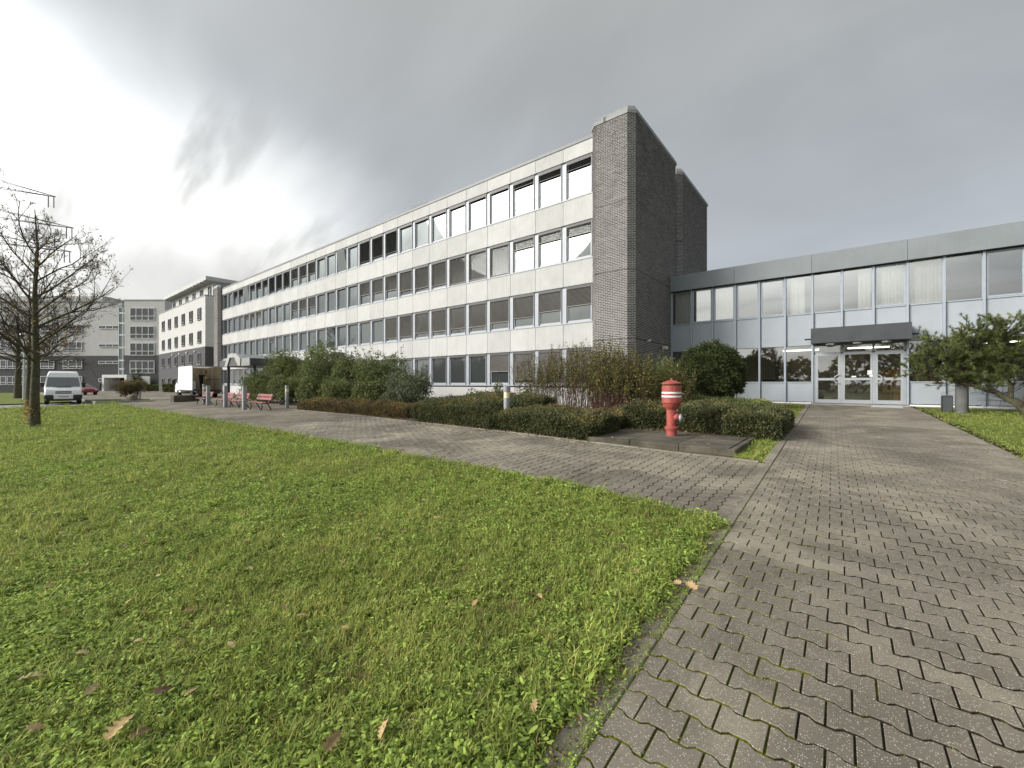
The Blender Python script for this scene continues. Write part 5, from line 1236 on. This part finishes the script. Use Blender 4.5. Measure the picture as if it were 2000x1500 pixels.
dn = unit(np.repeat(TD, K, 0)*.8+rng.normal(0, .55, (len(TP)*K, 3))); st = np.repeat(TP, K, 0)+np.repeat(TD, K, 0)*rng.uniform(-.06, .03, (len(TP)*K, 1)); Ln = rng.uniform(.07, .13, (len(st), 1)); sd_ = unit(np.cross(dn, rng.normal(size=dn.shape)))*.006
V = np.stack([st-sd_, st+sd_, st+dn*Ln], 1).reshape(-1, 3); F = (np.arange(len(st))*3)[:, None]+np.arange(3)[None]
O('needles', mesh_np('needles', V, F, np.repeat(np.clip(np.repeat(rng.random(len(TP)), K)*.7+rng.random(len(st))*.3, 0, 1), 3)), G_pn, pine)
# concrete pole and bin behind the pine
zc_ = G(3.3, 21.7)
cpole = thing('concrete_pole', 'stout round concrete pole standing behind the pine branches', 'pole', (3.35, 21.75, zc_))
autosmooth(O('shaft', MB().lathe([(.175, -.02), (.172, .1), (.17, .8), (.165, 1.2), (.16, 1.25)], 24, (3.35, 21.75, zc_)), M('pole_concrete', (.11, .11, .108), .85, .2, 4, streak=.3), cpole)); O('cap', MB().lathe([(.175, 1.25), (.175, 1.28), (.05, 1.31)], 24, (3.35, 21.75, zc_)), m_conc, cpole)
bn_ = thing('litter_bin', 'narrow dark grey litter bin left of the concrete pole', 'bin', (2.98, 21.8, zc_))
O('body', MB().cbox(2.86, 3.12, 21.65, 21.95, zc_, zc_+.60, .02), m_charcoal, bn_); O('lid', MB().cbox(2.84, 3.13, 21.63, 21.97, zc_+.605, zc_+.63, .01), m_steel, bn_); O('side_panel', bx(2.845, 2.86, 21.66, 21.94, zc_+.03, zc_+.58), m_black, bn_)

# ------------------------------------------------------------------ planted island with boulder, far hedges
isl = cam_pt(252, .0425); zi = G(isl.x, isl.y)
ik = thing('planted_island', 'small kerbed grass island with a boulder and shrub on the forecourt', 'island', (isl.x, isl.y, zi))
iw = [(-44.0, 4.9), (-43.2, 8.0), (-47.5, 8.7), (-50.0, 7.2), (-49.5, 4.9)]
O('turf', MB().prism(iw[::-1] if False else iw, zi-.1, zi+.08), m_lawn, ik)
for (xa, ya), (xb, yb) in zip(iw, iw[1:]+iw[:1]):
    L = math.hypot(xb-xa, yb-ya); n_ = max(1, round(L)); a = math.atan2(yb-ya, xb-xa)
    for i in range(n_):
        o = O('kerb_stone', MB().cbox(-L/n_/2+.01, L/n_/2-.01, -.06, .06, -.1, .11, .015), m_conc, ik, (xa+(xb-xa)*(i+.5)/n_, ya+(yb-ya)*(i+.5)/n_, zi)); o.rotation_euler.z = a
import bmesh
bm = bmesh.new(); bmesh.ops.create_icosphere(bm, subdivisions=3, radius=1)
for v in bm.verts:
    c = v.co; k = 1+.12*math.sin(c.x*3+1)*math.sin(c.y*4)+.08*math.sin(c.z*6+c.x*5); v.co = Vector((c.x*.36*k, c.y*.42*k, max(-.1, c.z*.52*k)))
me = bpy.data.meshes.new('boulder'); bm.to_mesh(me); bm.free()
bo = cam_pt(258, .0412); o = O('boulder', me, m_kerb, None, (bo.x, bo.y, zi+.1)); autosmooth(o, 60); tag(o, 'rounded pale boulder in front of the island shrub', 'boulder')
s_ = cam_pt(258, .044); shrub('shrub', 'dense brownish green shrub on the kerbed island behind the boulder', (s_.x, s_.y), 1.4, 1.4, 2.0, 8000, G_br, .085, .5, 10, 77, stems=20, zb=zi+.05)
def far_hedge(label, px0, px1, t, h, mat, seed):
    a, b_ = cam_pt(px0, t), cam_pt(px1, t); zb = .22; th = thing('far_hedge', label, 'hedge', ((a+b_)/2)[:2]+(zb,) if False else (((a+b_)/2).x, ((a+b_)/2).y, zb), YAW)
    L = (b_-a).length; n_ = 2500; C = np.stack([rng.uniform(-L/2, L/2, n_), rng.uniform(-.5, .5, n_), rng.random(n_)**.6*h], -1)
    O('branches', MB().cbox(-L/2+.1, L/2-.1, -.4, .4, 0, h-.15, .1), m_core_leaf, th); O('foliage', leaf_mesh('f', C, .2, .6), mat, th)
far_hedge('trimmed green hedge at the foot of the white office house', 320, 346, .083, 1.35, G_gr, 1)
far_hedge('trimmed green hedge beside the white portal', 288, 316, .094, 1.2, G_gr, 2)
cn = cam_pt(271, .094); shrub('conifer', 'small dark conifer standing before the white portal', (cam_pt(268, .093).x, cam_pt(268, .093).y), .9, .9, 4.2, 2500, G_yw, .2, .4, 8, 91, cat='tree', zb=.2)

# wood behind the viewpoint (reflected in the panes)
n = 16000; C = np.stack([rng.uniform(-95, 60, n), rng.uniform(-62, -52, n), np.zeros(n)], -1); hh = 7+2.2*np.sin(C[:, 0]*.35)+1.6*np.sin(C[:, 0]*.9+1); C[:, 2] = rng.random(n)**.7*hh
tl_ = O('far_wood', leaf_mesh('far_wood', C, .9, .7), G_br, None); stuff(tl_); tag(tl_, 'far wood edge behind the lawn', 'wood')

# ------------------------------------------------------------------ grass, clover, weeds, leaves
m_blade = M('grass_blade', (.305, .400, .092), .6, .3, 1.1, c2=(.445, .505, .150), transl=.4, attr=[(0., (.28, .33, .26)), (.6, (1., 1., 1.)), (.93, (1.35, 1.25, 1.1)), (1., (2.0, 1.5, 1.6))], spec=.25)
m_clover = M('clover_leaf', (.310, .415, .100), .65, .3, 2, transl=.35, attr=[(0., (.28, .34, .28)), (.7, (1.1, 1.1, 1.)), (1., (1.7, 1.6, 1.4))], spec=.2)
m_dry = M('dry_grass', (.34, .27, .13), .8, .3, 3, transl=.3, attr=[(0., (.5, .5, .4)), (1., (1.2, 1.2, 1.2))])
src = bpy.data.collections.new('lawn_tufts')
def tuft(nb, hmin, hmax, wd, rad, lean, mat, seed):
    r0 = np.random.default_rng(seed); V, F, A = [], [], []
    for i in range(nb):
        a = r0.random()*6.283; q = rad*math.sqrt(r0.random()); b0_ = np.array([q*math.cos(a), q*math.sin(a), -.005]); az = r0.random()*6.283; h = r0.uniform(hmin, hmax); ln = r0.uniform(.2, 1.)*lean
        dx = np.array([math.cos(az), math.sin(az), 0]); sd_ = np.array([-dx[1], dx[0], 0])*wd*r0.uniform(.7, 1.3)/2; k = len(V); rv = r0.random()
        p1_ = b0_+dx*ln*h*.35+np.array([0, 0, h*.55]); p2 = b0_+dx*ln*h*1.0+np.array([0, 0, h*(1-.35*ln)])
        V += [b0_-sd_, b0_+sd_, p1_+sd_*.85, p1_-sd_*.85, p2]; F += [(k, k+1, k+2, k+3), (k+3, k+2, k+4)]; A += [rv]*5
    me = bpy.data.meshes.new('grass_tuft'); me.from_pydata([tuple(v) for v in V], [], F); at = me.attributes.new('rnd', 'FLOAT', 'POINT'); at.data.foreach_set('value', np.array(A, np.float32)); me.materials.append(mat)
    o = bpy.data.objects.new('grass_tuft', me); src.objects.link(o)
def clover(nl, size, rad, hmax, seed, oval=False):
    r0 = np.random.default_rng(seed); V, F, A = [], [], []
    for i in range(nl):
        a = r0.random()*6.283; q = rad*math.sqrt(r0.random()); c = np.array([q*math.cos(a), q*math.sin(a), r0.uniform(.3, 1.)*hmax]); tl = r0.normal(0, .35, 2); rv = r0.random(); s = size*r0.uniform(.7, 1.3)
        for j in range(1 if oval else 3):
            b_ = a+2.094*j+r0.normal(0, .2); u = np.array([math.cos(b_), math.sin(b_), tl[0]]); v = np.array([-math.sin(b_), math.cos(b_), tl[1]]); k = len(V); W = s*(.34 if oval else .5); L = s*(1.7 if oval else 1.)
            V += [c, c+u*L*.4+v*W, c+u*L*.85+v*W*.7, c+u*L*1.0, c+u*L*.85-v*W*.7, c+u*L*.4-v*W]; F += [(k, k+1, k+2, k+3, k+4, k+5)]; A += [rv]*6
    me = bpy.data.meshes.new('clover'); me.from_pydata([tuple(v) for v in V], [], F); at = me.attributes.new('rnd', 'FLOAT', 'POINT'); at.data.foreach_set('value', np.array(A, np.float32)); me.materials.append(m_clover)
    o = bpy.data.objects.new('clover', me); src.objects.link(o)
tuft(18, .03, .065, .0058, .04, 1.0, m_blade, 1); tuft(16, .03, .075, .0050, .035, 1.1, m_blade, 2); tuft(20, .02, .055, .0065, .045, 1.2, m_blade, 3); tuft(11, .05, .11, .0036, .025, .9, m_blade, 4)
clover(16, .011, .05, .042, 5); clover(20, .0105, .05, .047, 6, True); clover(14, .016, .05, .042, 7, True); tuft(9, .03, .07, .003, .035, 1.3, m_dry, 8)
# object order in the collection is alphabetical: clover x3 (0-2), grass_tuft x5 (3-7)
PTS = []
def scatter(x0, x1, y0, y1, dens, cap, far, inside, wedge=True):
    """points with a density that falls off with distance from the viewing side of the lawn"""
    A = (x1-x0)*(y1-y0); n_ = int(A*cap); 
    if n_ > 1500000: n_ = 1500000
    eff = n_/A
    x = rng.uniform(x0, x1, n_); y = rng.uniform(y0, y1, n_); d = np.hypot(x, y)+.2
    p = np.minimum(cap, dens/d**2)/eff; p = np.where(d > far, 0, p)
    k = (rng.random(n_) < p) & inside(x, y)
    if wedge:
        dp_ = x*fw[0]+y*fw[1]; la = x*rt[0]+y*rt[1]; k &= (dp_ > -.5) & (np.abs(la) < 1.6*np.maximum(dp_, 0)+2.0)
    PTS.append(np.stack([x[k], y[k]], -1))
ins = lambda x, y: (y < lawn_edge(x)+.02+.03*np.sin(x*9)) & (x < path_l(y)-.13+.04*np.sin(y*7)+.025*np.sin(y*19))
scatter(-6, -.9, -.5, 5.6, 15000, 1100, 60, ins); scatter(-16, -6, -3, 5.6, 15000, 260, 60, ins); scatter(-42, -16, -8, 5.62, 15000, 60, 60, ins)
scatter(2.1, 12, 6, 23.8, 15000, 130, 60, lambda x, y: x > path_r(y)+.06+.05*np.sin(y*5)+.04*np.sin(y*2.1))
scatter(-1.62, -1.05, 8.55, 11.4, 15000, 160, 60, lambda x, y: x < path_l(y)-.15); scatter(-7.5, -1.3, 13.5, 23.8, 15000, 50, 60, lambda x, y: x < path_l(y)-.15)
# weeds creeping over the kerb and into the joints
NW = 700; e_y = rng.uniform(-.2, 4.9, NW); PTS.append(np.stack([path_l(e_y)-.01-rng.exponential(.055, NW), e_y], -1))
NJ = 260; jr = rng.integers(3, 40, NJ); jx = rng.exponential(.30, NJ); jy = -1.2+(jr+.5)*PW; PTS.append(np.stack([path_l(jy)+jx, jy+.011*np.sign(np.sin(2*np.pi*jx/PL))], -1))
PTS = np.concatenate(PTS); nP = len(PTS); dd = np.hypot(PTS[:, 0], PTS[:, 1])
V = np.c_[PTS, gz(PTS[:, 0], PTS[:, 1])-.012]
patchy = np.sin(PTS[:, 0]*1.1+2*np.sin(PTS[:, 1]*.7))+np.sin(PTS[:, 1]*1.7-PTS[:, 0]*.6)+rng.normal(0, 2.2, nP)
idx = np.where(patchy > .7, rng.integers(0, 3, nP), rng.integers(3, 7, nP)); idx = np.where(rng.random(nP) < .035+.05*(np.sin(PTS[:, 0]*.8+PTS[:, 1]*1.3) > .8), 7, idx)
rw = np.random.default_rng(31); worn = np.zeros(nP)
for wx, wy, wr in list(zip(-rw.uniform(1.3, 12, 26), rw.uniform(.6, 5.0, 26), rw.uniform(.12, .35, 26))): worn = np.maximum(worn, np.exp(-((PTS[:, 0]-wx)**2+(PTS[:, 1]-wy)**2)/(2*wr*wr)))
idx = np.where(rng.random(nP) < worn*.3, 7, idx)
edge_d = np.minimum(lawn_edge(PTS[:, 0])-PTS[:, 1], path_l(PTS[:, 1])-.13-PTS[:, 0]); 
scl = (rng.uniform(.65, 1.25, nP)*(1+dd/20)); scl *= np.where((edge_d < .25) & (PTS[:, 0] < -1), 1.25, 1.); scl[-(NW+NJ):] *= .5; scl[-NJ:] *= .42; scl *= np.where(PTS[:, 1] > 8, .62, 1.)*(1-.2*worn)
me = mesh_np('lawn_points', V, np.zeros((0, 3), np.int32)) if False else bpy.data.meshes.new('lawn_grass'); me.vertices.add(nP); me.vertices.foreach_set('co', V.astype(np.float32).ravel()); me.update()
a = me.attributes.new('idx', 'INT', 'POINT'); a.data.foreach_set('value', idx.astype(np.int32))
a = me.attributes.new('scl', 'FLOAT', 'POINT'); a.data.foreach_set('value', scl.astype(np.float32))
rot = np.c_[rng.normal(0, .12, nP), rng.normal(0, .12, nP), rng.random(nP)*6.283]
a = me.attributes.new('rot', 'FLOAT_VECTOR', 'POINT'); a.data.foreach_set('vector', rot.astype(np.float32).ravel())
go = bpy.data.objects.new('lawn_grass', me); col.objects.link(go); stuff(go); tag(go, 'short green lawn grass with clover and weeds', 'grass')
ng = bpy.data.node_groups.new('lawn_grass', 'GeometryNodeTree')
ng.interface.new_socket('Geometry', in_out='INPUT', socket_type='NodeSocketGeometry'); ng.interface.new_socket('Geometry', in_out='OUTPUT', socket_type='NodeSocketGeometry')
gi = N(ng, 'NodeGroupInput'); gout = N(ng, 'NodeGroupOutput'); ci = N(ng, 'GeometryNodeCollectionInfo'); ci.inputs[0].default_value = src; ci.inputs[1].default_value = True; ci.inputs[2].default_value = True
ip = N(ng, 'GeometryNodeInstanceOnPoints'); ip.inputs['Pick Instance'].default_value = True
def named(ty, nm):
    n_ = N(ng, 'GeometryNodeInputNamedAttribute', data_type=ty); n_.inputs[0].default_value = nm; return n_.outputs[0]
ng.links.new(gi.outputs[0], ip.inputs['Points']); ng.links.new(ci.outputs[0], ip.inputs['Instance'])
ng.links.new(named('INT', 'idx'), ip.inputs['Instance Index']); ng.links.new(named('FLOAT_VECTOR', 'rot'), ip.inputs['Rotation']); ng.links.new(named('FLOAT', 'scl'), ip.inputs['Scale'])
ng.links.new(ip.outputs[0], gout.inputs[0])
go.modifiers.new('scatter', 'NODES').node_group = ng
# fallen leaves
def oak_leaf(seed):
    r0 = random.Random(seed); pts = []; n_ = 9
    for s in (1, -1):
        side = []
        for i in range(n_+1):
            f = i/n_; wv = math.sin(math.pi*min(.93, .04+f*.9))**.55*(.26+.12*f); lob = .80+.30*math.cos(f*n_*math.pi*.98+r0.random()*.4); side.append((f, s*wv*max(.25, lob)))
        pts.append(side)
    V, F = [], []; cu = r0.uniform(.3, .9)
    for i in range(n_+1):
        f = i/n_
        for y in (pts[0][i][1], 0, pts[1][i][1]): V.append((f-.5, y, .10*cu*math.cos((f-.5)*3)+abs(y)*cu*.8+r0.uniform(-.015, .015)))
    for i in range(n_):
        for j in (0, 1): k = i*3+j; F.append((k, k+3, k+4, k+1))
    k = len(V); V += [(-.5, .012, .04), (-.5, -.012, .04), (-.72, .0, .10)]; F.append((k, k+1, k+2))
    me = bpy.data.meshes.new('fallen_leaf'); me.from_pydata(V, [], F); me.polygons.foreach_set('use_smooth', np.ones(len(F), bool)); return me
m_fl = [M('fallen_tan', (.38, .27, .13), .8, .25, 40, transl=.2, objrnd=.25), M('fallen_brown', (.17, .105, .055), .85, .3, 40, transl=.15, objrnd=.25), M('fallen_pale', (.46, .37, .20), .75, .2, 40, transl=.2, objrnd=.2)]
lms = []
for i in range(6):
    me = oak_leaf(i); me.materials.append(m_fl[i % 3]); lms.append(me)
known = [(60, 1340, 2, .15), (235, 1445, 0, .16), (320, 1362, 1, .11), (180, 1365, 2, .10), (160, 1290, 2, .08), (590, 1218, 0, .10), (630, 1082, 0, .12), (650, 1470, 0, .13), (715, 1340, 1, .10), (750, 1445, 0, .12), (928, 1188, 0, .10), (1072, 1160, 1, .10), (1045, 1398, 0, .09), (555, 1195, 1, .08), (1242, 1125, 0, .10), (268, 1270, 0, .08), (850, 1018, 0, .10), (490, 1030, 0, .10), (1350, 1155, 0, .14), (1322, 1150, 0, .12), (1182, 968, 2, .11), (70, 1440, 0, .09), (735, 1060, 0, .09), (20, 1095, 0, .1), (96, 1158, 0, .08)]
def gpt(px, py):
    u = px-1000; dx_, dy_ = -505.0+.7818*u, 633.3+.6235*u; t_ = .003
    for _ in range(60): t_ = .5*t_+.5*(CAM_H-G(dx_*t_, dy_*t_))/(py-750)
    return dx_*t_, dy_*t_
spots = [(*gpt(a, b_), k, s) for a, b_, k, s in known]
rl = random.Random(4)
while len(spots) < 120:
    x = -rl.uniform(1.2, 14)**1.0; y = rl.uniform(.3, 5.3)
    if .62*-x+.78*y > 1.6: spots.append((x, y, rl.choice((0, 0, 1, 2)), rl.uniform(.06, .11)))
for x, y, k, s in spots:
    o = bpy.data.objects.new('fallen_leaf', lms[k+3*rl.randint(0, 1)]); col.objects.link(o); o.location = (x, y, G(x, y)+.035+rl.uniform(0, .02)); s *= .72; o.scale = (s, s, s*.8); o.rotation_euler = (rl.gauss(0, .25), rl.gauss(0, .25), rl.random()*6.28)
    tag(o, ('tan fallen oak leaf lying in the lawn grass', 'dark brown fallen oak leaf lying in the lawn grass', 'pale yellowish fallen oak leaf lying in the lawn grass')[k], 'leaf', ('tan', 'brown', 'pale')[k]+' fallen leaves on the lawn')
for i in range(46):
    if i < 26: x = rl.uniform(-12, -4.5); y = float(kerb_line(x))-rl.expovariate(6)
    elif i < 36: x = rl.uniform(-4.4, -1.8); y = rl.uniform(9.1, 11.2)
    else: x = rl.uniform(-.8, 2.0); y = rl.uniform(2.5, 14)
    if i >= 36 and rl.random() < .4: continue
    zz = G(x, y)+.012
    if 26 <= i < 36: zz = pz+.004
    s = rl.uniform(.05, .09); o = bpy.data.objects.new('fallen_leaf', lms[rl.choice((0, 2, 3, 5))]); col.objects.link(o); o.location = (x, y, zz); o.scale = (s, s, s*.6); o.rotation_euler = (rl.gauss(0, .15), rl.gauss(0, .15), rl.random()*6.28)
    if 26 <= i < 36: tag(o, 'pale fallen leaf lying on the hydrant plinth', 'leaf', 'fallen leaves on the plinth')
    else: tag(o, 'pale fallen leaf lying on the paving', 'leaf', 'fallen leaves on the paving')

# leaf litter gathered along the kerb and the foot of the hedges
n = 2600; x = rng.uniform(-22, -4.6, n); y = kerb_line(x)+.02+rng.exponential(.12, n); C1 = np.stack([x, y, gz(x, y)+.012], -1)
n2_ = 900; x = rng.uniform(-5.0, -1.2, n2_); y = 11.42+rng.normal(0, .10, n2_); C2 = np.stack([x, y, np.where(y < 11.34, pz, gz(x, y))+.012], -1)
n3_ = 700; y = rng.uniform(-.5, 4.9, n3_); x = path_l(y)-.06-rng.exponential(.05, n3_); C3 = np.stack([x, y, gz(x, y)+.010], -1)
C = np.concatenate([C1, C2, C3]); ll = O('leaf_litter', leaf_mesh('leaf_litter', C, np.r_[np.full(n+n2_, .05), np.full(n3_, .022)], .6, None, 1.), M('litter_leaf', (.16, .105, .06), .9, .3, 6, attr=[(0., (.35, .35, .35)), (.7, (1., 1., 1.)), (1., (2.4, 2.3, 1.9))]), None)
stuff(ll); tag(ll, 'brown leaf litter along the kerb and hedge foot', 'leaf litter')
